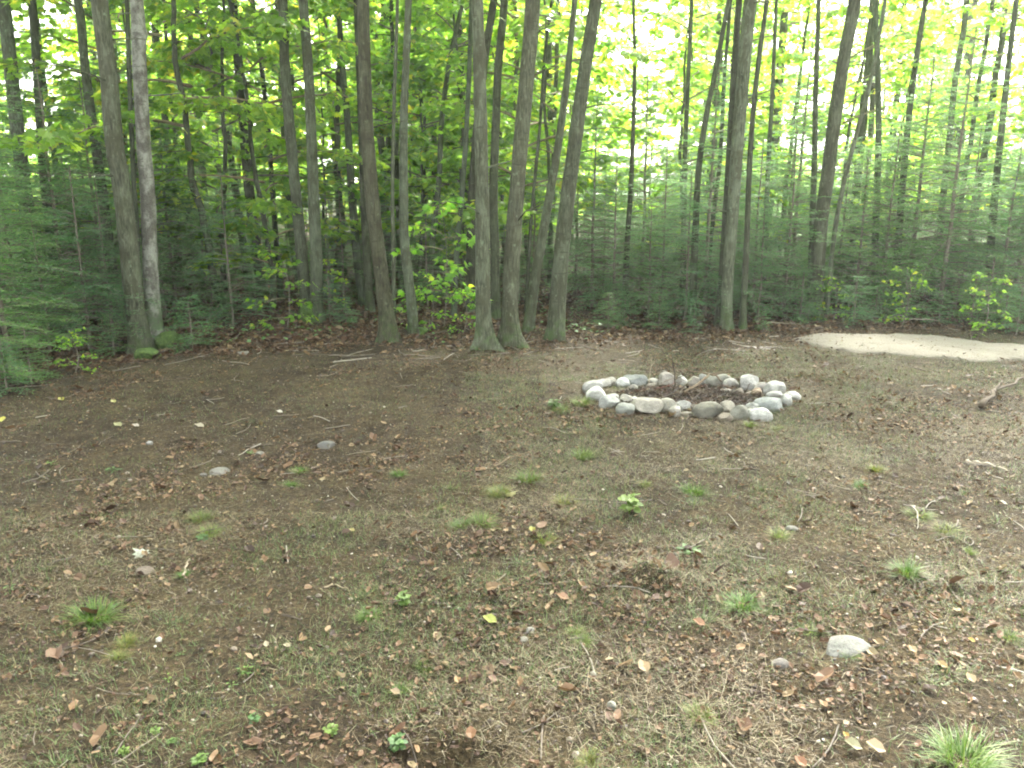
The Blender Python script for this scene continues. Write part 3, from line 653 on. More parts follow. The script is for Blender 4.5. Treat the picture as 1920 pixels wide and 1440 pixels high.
def proto_fir(name, seed, H, R, label, cat, grp, dens=1.0):
    mt, mf = fir_mesh(seed, H, R, dens); root = empty(name, (0, 0, 0), label, cat, grp)
    link('trunk', mt, root); link('foliage', mf, root); return root
G_FIR = "young firs thick between the trunks"; L_FIR = "young dark green fir standing in the thicket between the trunks"
firs = [proto_fir('young_fir', 410+i, [2.6, 3.3, 1.9, 2.3][i], [1.15, 1.35, .95, 1.1][i], L_FIR, 'fir', G_FIR) for i in range(4)]
G_SF = "small firs on the forest floor"; L_SF = "knee high fir seedling on the forest floor"
sfirs = [proto_fir('fir_seedling', 430+i, [.75, .5][i], [.38, .3][i], L_SF, 'fir seedling', G_SF) for i in range(2)]
def tint_fir():
    u = rr.random(); return (1+.3*u, 1+.15*u, 1.1-.3*u)
placed_f = []
def put(protos, used, px, py, sc, label=None, tint=None, idx=None):
    x, y, z = on_ground(px, py); p = (idx if idx is not None else len(placed_f)) % len(protos); placed_f.append((x, y))
    rz = rr.random()*6.28; col = tint() if tint else None
    if p not in used:
        used.add(p); o = protos[p]; o.location = (x, y, z); o.rotation_euler = (0, 0, rz); o.scale = (sc, sc, sc)
        for ch in o.children:
            if col and ch.name.split('.')[0] in ('crown', 'foliage'): ch.color = (*col, 1)
        if label: o['label'] = label
    else: o = copy_thing(protos[p], (x, y, z), rz, sc, label, col)
    placed.append((x, y)); return o
uf = set()
LEFT_FIRS = [(-60, 735, .7), (20, 685, .75), (95, 664, .75), (170, 655, .8), (130, 630, 1.1), (-40, 650, 1.1), (40, 610, 1.15), (215, 640, .75), (200, 600, 1.1), (310, 598, .85), (150, 590, 1.2), (330, 575, 1.1), (90, 585, 1.3), (250, 575, 1.2), (390, 560, 1.1), (0, 580, 1.3), (430, 548, 1.0), (-90, 690, 1.1), (60, 560, 1.3), (180, 560, 1.3)]
for (a_, b_, s_) in LEFT_FIRS: put(firs, uf, a_, b_, s_, tint=tint_fir)
RIGHT_FIRS = [(1150, 590, .8), (1110, 575, .85), (1215, 600, .75), (1240, 585, .95), (1285, 600, .7), (1320, 592, .9), (1420, 600, .75), (1410, 585, .95), (1470, 590, .9), (1480, 570, 1.1), (1600, 575, 1.1), (1650, 585, 1.0), (1700, 575, 1.25), (1760, 585, 1.05), (1800, 570, 1.3), (1870, 590, 1.0), (1930, 585, 1.1), (1980, 600, 1.1), (1570, 560, 1.2), (1740, 560, 1.3), (1350, 575, 1.0), (1200, 565, 1.0), (1650, 560, 1.3), (1900, 560, 1.3), (620, 565, .8), (645, 570, .6), (720, 560, .8), (1000, 560, .9), (1080, 560, .9)]
for (a_, b_, s_) in RIGHT_FIRS: put(firs, uf, a_, b_, s_, tint=tint_fir)
_fc = [copy_thing(f, (0, 0, 0), 0, 1) for f in firs]
scatter(_fc, 135, 9.4, 21, .62, 0, (.5, 1.0), tint_fir, ypow=.9)
scatter([copy_thing(f, (0, 0, 0), 0, 1) for f in firs], 56, 21, 42, 1.2, 0, (.8, 1.5), tint_fir)
us = set()
for (a_, b_, s_) in [(362, 655, 1.1), (620, 605, .8), (650, 612, .7), (1140, 618, .6), (1170, 612, .8), (1235, 622, .6), (1300, 626, .6), (1500, 605, .9), (1515, 602, .8), (1600, 608, .8), (1640, 600, .9), (1700, 598, 1.0), (1760, 605, .8), (1820, 612, .9), (1880, 618, .9), (1905, 628, .8), (1430, 622, .5), (60, 720, .7), (15, 735, .8), (400, 600, .8), (480, 585, .8), (1850, 600, 1.1), (1790, 590, 1.0), (215, 668, .6)]:
    put(sfirs, us, a_, b_, s_, tint=tint_fir)

def ground_cover():
    r = np.random.default_rng(21); g = Geo(); n = 60000
    x = r.uniform(-7, 9, n); y = r.uniform(5, 12.5, n); e = y-edge_y(x)
    dens = sstep(-.1, .5, e)*(.05+.95*((x > 3.0)*1.0+(x < -3.7)*.6+.12))*sstep(-.05, .14, fbm(x*2.3+3, y*2.3+70, 3)+.04*(x > 3))
    k = (r.random(n) < dens) & ~in_sand(x, y, 1.04); x, y = x[k], y[k]; n = len(x); a = r.random(n)*6.28
    h = (.02+.13*r.random(n)*sstep(0, .15, fbm(x*2.3+3, y*2.3+70, 3)+.06))
    g.stamp(*MAP_S, np.column_stack([x, y, height(x, y)+h]), np.column_stack([np.cos(a), np.sin(a), r.normal(-.1, .3, n)]), np.column_stack([r.normal(0, .3, n), r.normal(0, .3, n), np.ones(n)]), r.uniform(.022, .055, n))
    return tag(link('ground_cover', g.mesh('ground_cover', [M['herb']], False)), 'low green leafy ground cover at the foot of the firs', None, kind='stuff')
ground_cover()

def pit_debris():
    r = np.random.default_rng(22); g = Geo(); n = 3800; cx, cyy = ground_pt(1297, 749); a = r.random(n)*6.283; q = np.sqrt(r.random(n))*.93
    x = cx+np.cos(a)*q*.66; y = cyy+np.sin(a)*q*.42; a = r.random(n)*6.28; L = r.uniform(.008, .035, n)
    z = height(x, y)+.005+.03*r.random(n)*np.clip(.2+fbm(x*6, y*6, 2)*2, .1, 1)
    g.stamp(*DEAD, np.column_stack([x, y, z]), np.column_stack([np.cos(a), np.sin(a), r.normal(0, .4, n)]), np.column_stack([r.normal(0, .4, n), r.normal(0, .4, n), np.ones(n)]), np.column_stack([L*r.uniform(.3, .9, n), L, L*1.5]))
    for k in range(110):
        b = r.random()*6.28; u = np.sqrt(r.random())*.8; c0 = np.array([cx+np.cos(b)*u*.62, cyy+np.sin(b)*u*.38]); th = r.random()*3.14; L = r.uniform(.05, .2); t = np.linspace(-.5, .5, 4)
        p = c0+np.outer(t*L, [np.cos(th), np.sin(th)]); g.tube(np.column_stack([p, height(p[:, 0], p[:, 1])+.012+.04*r.random()*(t+.5)]), np.full(4, r.uniform(.0015, .004)), 4)
    return tag(link('pit_debris', g.mesh('pit_debris', [M['pit']], False)), 'dark dead leaves and twig bits heaped inside the fire ring', None, kind='stuff')
M['pit'] = mat_leaf('pit_litter', [(0, (.012, .009, .007)), (.5, (.035, .021, .013)), (.85, (.075, .045, .026)), (1, (.14, .11, .075))], .05)
pit_debris()

# distant foliage closing the view behind the wood
def far_wood():
    r = np.random.default_rng(77); g = Geo(); n = 46000
    th = r.uniform(-.72, .72, n); d = r.uniform(46, 62, n)
    x = np.sin(th)*d*1.0; y = np.cos(th)*d
    top = 2.6+6.5*np.clip(fbm(th*9+4, th*0+1, 3)+.28, 0, 1)
    top = top*(1-.75*np.exp(-((th-.15)/.05)**2)-.7*np.exp(-((th+.58)/.07)**2)-.6*np.exp(-((th-.37)/.05)**2)-.6*np.exp(-((th-.58)/.07)**2))
    z = top*r.random(n)**.8
    k = vnoise(x*.55+z*.3, z*.7+y*.2) > .42
    x, y, z = x[k], y[k], z[k]; n = len(x)
    ax = r.normal(0, 1, (n, 3)); nr = r.normal(0, 1, (n, 3))
    g.stamp(*QUAD, np.column_stack([x, y, z]), ax, nr, r.uniform(.22, .5, n), 0)
    return tag(link('far_wood', g.mesh('far_wood', [M['maple']], False)), 'far off mass of bright green foliage closing the wood', None, kind='stuff')
far_wood()

# ------------------------------------------------------------------ saplings and plants at the forest edge
def small_sapling(px, py, sc, label, seed, H=.55, crown=0, col=(1, 1, 1)):
    x, y, z = on_ground(px, py); root = empty('sapling', (x, y, z), label, 'sapling')
    g = Geo(); t = np.linspace(0, 1, 8); g.tube(np.column_stack([.05*np.sin(t*3), .03*t, t*(H+.8*sc)-.03]), .007*(1-.6*t), 5)
    link('stem', g.mesh('stem', [M['twig']]), root)
    c = link('foliage', CR['low'][crown], root, loc=(0, 0, H*.6), color=col); c.scale = (sc, sc, sc); c.rotation_euler = (0, 0, seed)
    return root
small_sapling(832, 612, 1.15, "bright green maple sapling in front of the central trunks", 1, .45, 0, (1.2, 1.3, 1))
small_sapling(690+115, 622, .6, "low leafy sprig at the foot of the bright maple sapling", 2, .1, 1, (1.1, 1.2, 1))
small_sapling(868, 622, .45, "small green sprig left of the central flared roots", 3.5, .08, 1, (1.1, 1.2, 1))
small_sapling(538, 612, .8, "low broad leaved bush left of the twin trunks' foot", 3, .1, 1, (1.1, 1.1, .9))
small_sapling(612, 592, .6, "yellow green sprig right of the twin trunks' foot", 4, .2, 0, (1.5, 1.3, .8))
small_sapling(640, 520, 1.3, "yellow tinted maple sapling between the twin trunks and the curved one", 5, 1.0, 0, (1.7, 1.25, .6))
small_sapling(138, 700, .35, "pale leafy sprig at the edge of the left firs", 6, .05, 1, (1.1, 1.15, 1))
small_sapling(1690, 612, .6, "broad leaved plant behind the gravel patch", 7, .1, 1)
small_sapling(1840, 628, .6, "broad leaved plant behind the right end of the gravel patch", 8, .1, 0)
small_sapling(1560, 604, .5, "small plant left of the gravel patch's back edge", 9, .1, 1)

# ------------------------------------------------------------------ stones
ICO3 = ico(4)
def stone_mesh(w, d, h, seed, rough=.12, cuts=5):
    r = np.random.default_rng(seed); v, f = ICO3; v = v.copy()
    for _ in range(cuts):                             # planar chips give the angular field-stone look
        nn = r.normal(0, 1, 3); nn[2] *= .6; nn /= np.linalg.norm(nn); lim = r.uniform(.55, .84)
        s = v@nn; k = s > lim; v[k] -= nn*((s[k]-lim)*.96)[:, None]
    o = r.random(3)*90
    nz = fbm(v[:, 0]*1.3+o[0], v[:, 1]*1.3+v[:, 2]*1.1+o[1], 3)+.4*fbm(v[:, 2]*4+o[2], v[:, 0]*4+v[:, 1]*3, 2)
    v = v*(1+rough*2*nz)[:, None]
    v = v*np.array([w/2, d/2, h/2])/np.array([.93, .93, .93]); v[:, 2] += h*.42
    g = Geo(); g.add(v, f); return g.mesh('stone', [M['stone']])
RING = [  # zoom px (scale 4, origin 1060,660): cx, cy, w, h, colour, label
 (345, 222, 84, 62, (.42, .40, .32), "round beige grey stone, back left of the ring, third from its left end"),
 (290, 238, 130, 62, (.50, .48, .40), "long beige stone at the back left bend of the fire ring"),
 (212, 268, 135, 92, (.52, .53, .47), "whitish grey stone forming the left end of the fire ring"),
 (240, 322, 142, 104, (.66, .67, .60), "large bright white stone at the front of the ring's left end"),
 (432, 234, 85, 78, (.58, .60, .54), "white stone leaning on the big blue grey one"),
 (525, 216, 168, 98, (.26, .29, .27), "large flat topped blue grey stone in the ring's back row"),
 (515, 274, 72, 48, (.28, .26, .20), "small dull stone in front of the big blue grey one"),
 (652, 220, 82, 42, (.55, .54, .46), "flat whitish stone right of the big blue grey one"),
 (650, 252, 80, 34, (.30, .27, .20), "brown grey stone under the flat whitish one"),
 (750, 212, 124, 102, (.40, .36, .29), "beige stone with a pointed top in the back row"),
 (877, 220, 76, 78, (.55, .54, .46), "pale upright stone right of the pointed beige one"),
 (960, 222, 88, 78, (.42, .37, .28), "tan stone between the pale upright and grey blue ones"),
 (1045, 214, 88, 98, (.33, .34, .30), "grey blue upright stone in the middle of the back row"),
 (1155, 220, 165, 98, (.31, .31, .23), "wide angular olive grey slab in the back row"),
 (1248, 240, 106, 72, (.52, .50, .43), "pale stone at the right corner of the olive grey slab"),
 (1202, 292, 82, 32, (.50, .46, .37), "flat pale stone lying inside the ring below the slab"),
 (1382, 238, 158, 118, (.50, .50, .45), "large domed pale stone, biggest in the back row"),
 (1300, 300, 72, 55, (.26, .21, .14), "brown stone low against the domed pale one"),
 (1445, 306, 82, 70, (.36, .24, .13), "orange brown stone inside the ring's right bend"),
 (1375, 314, 62, 34, (.42, .36, .27), "small tan stone between the brown and orange brown ones"),
 (1470, 270, 104, 72, (.50, .46, .40), "pale pinkish stone right of the domed one"),
 (1572, 276, 150, 96, (.60, .60, .54), "large slanted white stone at the ring's right bend"),
 (1590, 330, 132, 62, (.52, .53, .47), "pale stone under the slanted white one"),
 (1700, 336, 102, 68, (.62, .62, .55), "white stone lying outermost at the ring's right end"),
 (1648, 368, 84, 92, (.50, .52, .46), "pale upright stone just inside the outermost white one"),
 (1528, 398, 212, 96, (.30, .34, .32), "long smooth blue grey stone in the right front"),
 (1406, 422, 92, 72, (.34, .36, .31), "grey stone left of the long blue grey one"),
 (1370, 460, 82, 68, (.42, .43, .37), "light grey round stone in the right front row"),
 (1463, 480, 146, 104, (.60, .61, .54), "big white stone with a dark spot, nearest the camera"),
 (1304, 464, 108, 118, (.26, .26, .19), "tall olive grey stone between two paler ones in front"),
 (1203, 492, 92, 68, (.24, .19, .12), "brown stone at the foot of the yellowish one"),
 (1215, 416, 98, 92, (.46, .42, .30), "yellowish beige stone resting behind the brown one"),
 (1077, 444, 194, 120, (.20, .19, .13), "largest dark olive brown stone in the front row"),
 (967, 422, 58, 66, (.30, .25, .17), "small brown stone left of the dark olive one"),
 (920, 468, 104, 34, (.36, .32, .23), "thin flat beige stone lying in front"),
 (885, 406, 114, 74, (.46, .46, .41), "grey white stone with a dark hollow"),
 (830, 450, 94, 76, (.45, .42, .34), "rounded beige stone left of the thin flat one"),
 (765, 402, 124, 98, (.44, .42, .31), "blocky flat faced beige stone in the front row"),
 (613, 402, 186, 132, (.46, .42, .32), "biggest beige stone in the front row with a humped top"),
 (515, 360, 64, 48, (.60, .60, .54), "small white stone behind the humped beige one"),
 (450, 356, 100, 66, (.47, .44, .35), "beige stone above the grey green one at the left front"),
 (460, 430, 130, 88, (.38, .41, .34), "grey green stone with a slanted face at the left front"),
 (330, 378, 130, 102, (.40, .42, .37), "cracked grey stone at the left front bend"),
 (358, 342, 76, 52, (.58, .57, .50), "white stone peeping over the cracked grey one"),
]
def put_stone(px, py, wpx, hpx, col, label, seed, depth_k=.85, sink=.17, grp=None, name='stone', rough=.10, cuts=4, rz=None):
    k_ = .56 if grp else .34; g_ = sum(col)/3; col = tuple(c*.68+g_*.32+(.03 if grp else 0) for c in col); col = (col[0]*k_, col[1]*k_*1.0, col[2]*k_*.97)
    x, y, z = on_ground(px, py+hpx*.30); s = px_scale(px, py, y); w = wpx*s; h = hpx*s*.92; d = (w*.5+h*.5)*depth_k
    o = link(name, stone_mesh(w, d, h*1.05, seed, rough, cuts), None, (x, y+d*.12, z-h*sink), col)
    o.rotation_euler = (0, 0, random.Random(seed).uniform(-.35, .35) if rz is None else rz)
    return tag(o, label, 'stone', grp)
for i, (cx, cy_, w, h, col, label) in enumerate(RING):
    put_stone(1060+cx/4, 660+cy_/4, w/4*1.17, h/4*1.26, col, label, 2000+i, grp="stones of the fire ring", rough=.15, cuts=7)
put_stone(1592, 1208, 98, 42, (.40, .41, .36), "broad flat grey stone sunk in the soil beside a grass tuft, lower right", 2100, 1.1, .60, None, rough=.12, cuts=3)
put_stone(1464, 1241, 34, 24, (.34, .31, .27), "small grey stone left of the broad sunken stone", 2101, 1, .4)
put_stone(410, 883, 36, 13, (.33, .34, .30), "flat grey stone sunk in the soil, middle left", 2102, 1.6, .4)
put_stone(380, 890, 15, 8, (.30, .31, .28), "chip of grey stone beside the flat middle left one", 2103, 1, .3)
put_stone(612, 833, 34, 15, (.27, .28, .26), "flat blue grey stone above the middle grass", 2104, 1.3, .3)
put_stone(487, 850, 15, 7, (.5, .5, .44), "tiny pale flat stone left of the flat blue grey one", 2105, 1.2, .2)
put_stone(280, 831, 12, 9, (.7, .7, .64), "small white pebble in the dark soil on the left", 2106, 1, .2)
put_stone(994, 1182, 17, 13, (.72, .70, .66), "white pebble near the bright yellow leaf", 2107, 1, .2)
put_stone(982, 1199, 15, 11, (.58, .60, .48), "pale green white pebble just below the white one", 2108, 1, .2)
put_stone(1147, 1322, 17, 17, (.60, .62, .50), "pale pebble in the leaf litter near the bottom", 2109, 1, .25)
put_stone(1111, 1264, 14, 12, (.55, .55, .42), "dull cream pebble above the bottom pebble", 2110, 1, .25)
put_stone(270, 1070, 34, 16, (.34, .26, .19), "flat brown stone below the pale maple leaf", 2111, 1.2, .3)
put_stone(1245, 697, 8, 6, (.5, .5, .44), "pebble behind the fire ring", 2112, 1, .2)
put_stone(457, 662, 24, 8, (.48, .45, .38), "flat pale stone at the forest edge below the left bush", 2113, 1.2, .25)
put_stone(420, 1000, 7, 6, (.7, .7, .62), "tiny white pebble among straw", 2114, 1, .2)
put_stone(1485, 990, 22, 11, (.42, .43, .38), "pale stone half buried at the right middle", 2115, 1.2, .35)
# mossy boulder and mossy root humps
def moss_hump(px, py, w, h, label, seed, cat='mossy stone', name='mossy_stone', mat='moss'):
    x, y, z = on_ground(px, py+h*.3); s = px_scale(px, py, y)
    me = stone_mesh(w*s, w*s*.8, h*s, seed, .16, 2); me.materials[0] = M[mat]
    o = link(name, me, None, (x, y, z-h*s*.2), (1.2, 1.2, 1.1) if mat == 'moss' else (1, 1, 1)); return tag(o, label, cat)
moss_hump(277, 664, 46, 30, "mossy green stone at the foot of the stout left trunk", 2200)
moss_hump(318, 640, 50, 42, "dark mossy hump right of the pale patchy trunk", 2201, 'mossy stump', 'mossy_stump')
moss_hump(788, 622, 34, 22, "dark mossy hump at the foot of the pale ringed trunk", 2202, 'mossy stump', 'mossy_stump')
moss_hump(575, 592, 34, 44, "dark mossy stump between the feet of the twin trunks", 2203, 'mossy stump', 'mossy_stump')

# ------------------------------------------------------------------ twigs, sticks
def stick(name, pxs, r0, label, col, z_up=.01, lifts=None, forks=(), cat='stick', k=7):
    pts = []
    for i, (u, v) in enumerate(pxs):
        x, y, z = on_ground(u, v); pts.append([x, y, z+z_up+(lifts[i] if lifts else 0)])
    P = catmull(pts, 16); o0 = P[0].copy(); g = Geo(); t = np.linspace(0, 1, 16)
    rj = np.random.default_rng(len(label)); P[1:-1] += rj.normal(0, r0*.5, (14, 3))
    g.tube(P-o0, r0*(1-.6*t)*(1+.15*rj.normal(0, 1, 16)), k, 0, True)
    for (tt, az, L, rise) in forks:
        b = P[int(tt*15)]-o0; limb_geo(g, b, az, L, rise, r0*.55, int(tt*100+L*1000), 0, 2)
    col = tuple(c*.45 for c in col)
    o = link(name, g.mesh(name, [M['drywood']]), None, tuple(o0), col); return tag(o, label, cat)
stick('stick', [(1282, 748), (1310, 741), (1335, 733), (1352, 736)], .012, "forked dry stick lying inside the fire ring", (.30, .24, .18), .05, [0, .05, .09, .04], [(.4, .6, .35, .2), (.6, 2.6, .3, .1), (.7, -.4, .25, .3)])
stick('twig', [(1216, 722), (1219, 716), (1221, 712)], .004, "thin pale twig standing up behind the ring's left half", (.55, .48, .38), 0, [0, .09, .2], [(.8, 1.9, .05, 1.2), (.7, .6, .05, 1.0)], 'twig', 5)
stick('twig', [(1262, 740), (1264, 738), (1256, 736)], .007, "dark twig standing in the middle of the fire ring", (.12, .10, .08), 0, [0, .12, .3], [(.5, .3, .2, .5), (.6, 2.4, .18, .4)], 'twig', 5)
stick('twig', [(1240, 752), (1262, 745), (1290, 742), (1315, 738)], .006, "grey twig lying across the ring's middle", (.35, .31, .26), .03, None, [(.5, 1.2, .2, .3), (.8, -1, .12, .2)], 'twig', 5)
stick('twig', [(1235, 730), (1258, 728), (1275, 724)], .005, "pale bent twig near the ring's back stones", (.42, .38, .32), .03, [0, .05, .02], [(.6, .8, .12, .4)], 'twig', 5)
stick('stick', [(1812, 866), (1840, 871), (1868, 877), (1888, 884)], .013, "bleached smooth stick lying at the right", (.62, .58, .50), .006)
stick('twig', [(1706, 958), (1716, 966), (1722, 980), (1719, 994)], .006, "curved grey twig on the soil right of centre", (.55, .54, .50), .006, [.02, .02, .01, 0], cat='twig')
stick('branch', [(1838, 770), (1852, 758), (1868, 744), (1900, 728), (1940, 705)], .019, "dark branch lying at the right edge behind the bleached stick", (.17, .14, .11), .03, [.0, .04, .03, .02, 0], [(.5, 1.2, .5, .1)], 'branch', 8)
stick('twig', [(925, 880), (955, 868), (985, 862), (1000, 856)], .004, "thin brown twig across the middle of the grass", (.34, .28, .20), .012, [0, .02, .03, .03], cat='twig')
stick('stick', [(610, 1103), (630, 1101), (652, 1106)], .006, "short tan stick left of centre in the near soil", (.50, .44, .33), .006)
stick('stick', [(344, 1083), (349, 1070), (356, 1058)], .006, "short pale stick upright right of the pale maple leaf", (.60, .54, .44), .006, [0, .01, .02])
stick('branch', [(395, 610), (420, 590), (450, 575), (478, 560)], .012, "pale fallen branch under the left trunks", (.50, .47, .40), .1, [0, .1, .2, .15], [(.3, 2.4, .5, .3), (.5, 1.0, .5, .4), (.7, 2.8, .4, .2)], 'branch')
stick('branch', [(305, 612), (350, 608), (400, 612)], .01, "thin grey branch lying behind the pale patchy trunk", (.42, .40, .34), .06, [0, .05, .03], [(.5, 1, .3, .2)], 'branch')
stick('branch', [(1112, 620), (1135, 616), (1162, 618)], .009, "grey branch on the floor right of the burred trunk", (.45, .40, .33), .05, None, [(.4, .5, .3, .1)], 'branch')
stick('branch', [(800, 632), (840, 626), (885, 628)], .014, "dark branch on the litter left of the central roots", (.20, .16, .12), .03, None, [(.4, .5, .3, .1)], 'branch')
stick('branch', [(1660, 606), (1710, 609), (1760, 611)], .01, "long pale stick behind the gravel patch", (.60, .57, .50), .07, None, (), 'branch')
stick('branch', [(1430, 612), (1470, 614), (1500, 617)], .01, "pale stick on the floor left of the gravel patch", (.50, .46, .38), .05, None, (), 'branch')

_r = random.Random(9)
for q in range(14):
    u = 1160+_r.random()*250; v = 733+_r.random()*24; du = _r.uniform(-45, 45); dv = _r.uniform(-6, 6)
    stick('twig', [(u, v), (u+du*.5, v+dv*.5-1), (u+du, v+dv)], _r.uniform(.003, .006), "thin dark twig among the debris heaped inside the fire ring", (.16+.2*_r.random(), .14, .10), .012, [0, .03*_r.random(), .06*_r.random()], [(.6, _r.random()*6, .14, .3)], 'twig', 5)['group'] = 'twigs inside the fire ring'
# ------------------------------------------------------------------ single fallen leaves that stand out
def fallen_leaf(px, py, size_px, col, label, rz, tmpl=MAP_F, tilt=.25, name='fallen_leaf'):
    x, y, z = on_ground(px, py); s = .85*size_px*px_scale(px, py, y)
    v, f = tmpl; v = v.copy(); v[:, 2] *= 1.3; g = Geo(); g.add((v-[0, .45, -.12])*s, f)
    col = tuple(c*.62 for c in col)
    me = g.mesh('fallen_leaf', [M['leafy_one']], False); o = link(name, me, None, (x, y, z+.012), col)
    o.rotation_euler = (tilt, -.1, rz); return tag(o, label, 'leaf')
fallen_leaf(262, 1041, 42, (.62, .68, .55), "pale green white maple leaf lying face down at the left", 1.1)
fallen_leaf(918, 1171, 34, (.40, .45, .08), "bright yellow green leaf near the white pebbles", 1.4, DEAD)
fallen_leaf(998, 999, 18, (.40, .40, .06), "small round yellow leaf in the middle grass", .3, DEAD)
fallen_leaf(1207, 1259, 34, (.50, .37, .20), "pointed tan leaf below the earth clod", .35, DEAD)
fallen_leaf(960, 930, 34, (.38, .36, .14), "dull yellow maple leaf between grass tufts", -1.2)
fallen_leaf(884, 1405, 30, (.30, .15, .06), "russet leaf beside the dark hole at the bottom", .1, DEAD)
fallen_leaf(221, 802, 20, (.46, .46, .22), "pale yellow leaf on the dark soil, left", 1.3, DEAD)
fallen_leaf(115, 753, 16, (.55, .52, .10), "yellow leaf farthest left on the dark soil", 1.0, DEAD)
fallen_leaf(6, 792, 20, (.60, .58, .08), "bright yellow leaf at the left picture edge", .2, DEAD)
fallen_leaf(213, 757, 14, (.52, .50, .16), "small yellow leaf above the pale yellow one", 1.0, DEAD)
fallen_leaf(255, 803, 16, (.60, .55, .45), "whitish leaf right of the pale yellow one", 1.6, DEAD)
fallen_leaf(374, 804, 22, (.50, .46, .32), "cream leaf in the dark soil between the yellow leaf and the white one", 1.6, DEAD)
fallen_leaf(524, 777, 16, (.66, .62, .52), "small white leaf on the dark soil left of centre", 1.6, DEAD)
fallen_leaf(1310, 1176, 30, (.34, .17, .08), "curled russet leaf right of the earth clod", 1.3, DEAD)
fallen_leaf(1055, 1128, 30, (.36, .20, .10), "curled orange brown leaf above the green tuft", 1.5, DEAD)
fallen_leaf(1640, 1412, 46, (.46, .34, .20), "big tan leaf left of the large bottom right tuft", 1.4, DEAD)
fallen_leaf(1598, 1408, 42, (.28, .27, .14), "olive leaf beside the big tan leaf", 1.5, DEAD)
fallen_leaf(1585, 1386, 16, (.50, .34, .06), "small orange yellow leaf above the olive leaf", .5, DEAD)
fallen_leaf(1819, 1280, 26, (.44, .33, .18), "tan leaf far right in the litter", .2, DEAD)
fallen_leaf(1500, 1438, 30, (.32, .15, .07), "red brown leaf at the bottom edge right", .8, DEAD)
fallen_leaf(1765, 1255, 26, (.38, .27, .10), "yellow brown leaf right of the broad sunken stone", 1.0, DEAD)
fallen_leaf(1710, 1225, 22, (.46, .36, .20), "light tan leaf just right of the broad sunken stone", .5, DEAD)
fallen_leaf(1820, 1208, 18, (.50, .34, .06), "orange leaf at the far right", 1.2, DEAD)
fallen_leaf(858, 1283, 20, (.46, .30, .13), "golden brown leaf low in the middle", .6, DEAD)
fallen_leaf(741, 1306, 24, (.40, .30, .18), "light brown leaf left of the golden brown one", 1.6, DEAD)
fallen_leaf(500, 1215, 16, (.50, .44, .28), "left of two small cream leaves in the near grass", .4, DEAD)
fallen_leaf(538, 1218, 17, (.50, .44, .28), "right of two small cream leaves in the near grass", 1.8, DEAD)
fallen_leaf(1388, 1380, 24, (.42, .33, .20), "pale brown leaf above the bottom right tuft's left neighbour", .7, DEAD)
fallen_leaf(1880, 949, 18, (.60, .58, .46), "pale leaf on the soil at the right edge", 1.4, DEAD)
fallen_leaf(660, 1000, 14, (.42, .36, .12), "yellowish leaf left of the big middle tuft", 1.4, DEAD)

# ------------------------------------------------------------------ grass tufts
def tuft_mesh(seed, n, R, L, dry=.25):
    r = np.random.default_rng(seed); g = Geo()
    for m, k in ((0, int(n*(1-dry))), (1, int(n*dry))):
        a = r.random(k)*6.283; q = R*np.sqrt(r.random(k))*.55; a2 = a+r.normal(0, .7, k)
        pos = np.column_stack([np.cos(a)*q, np.sin(a)*q, np.zeros(k)-.006]); ax = np.column_stack([np.cos(a2), np.sin(a2), np.zeros(k)])
        u = r.uniform(.45, .98, k) if m == 0 else r.uniform(.1, .6, k)
        blade_geo(g, pos, ax, u, L*r.uniform(.45, 1.1, k), r.uniform(.0016, .0034, k), r.uniform(.15, .75, k), m, 4)
    return g.mesh('tuft', [M['green_blade'], M['straw']], False)
M['green_blade'] = mat_leaf('green_blade', [(0, (0.0432, 0.0936, 0.0216)), (.6, (0.0864, 0.1584, 0.036)), (1, (0.1584, 0.2088, 0.0576))], .35, (1.3, 1.4, .7), .5)
TUFT = [tuft_mesh(600+i, 420, .07, .10, [.15, .3, .4][i]) for i in range(3)]
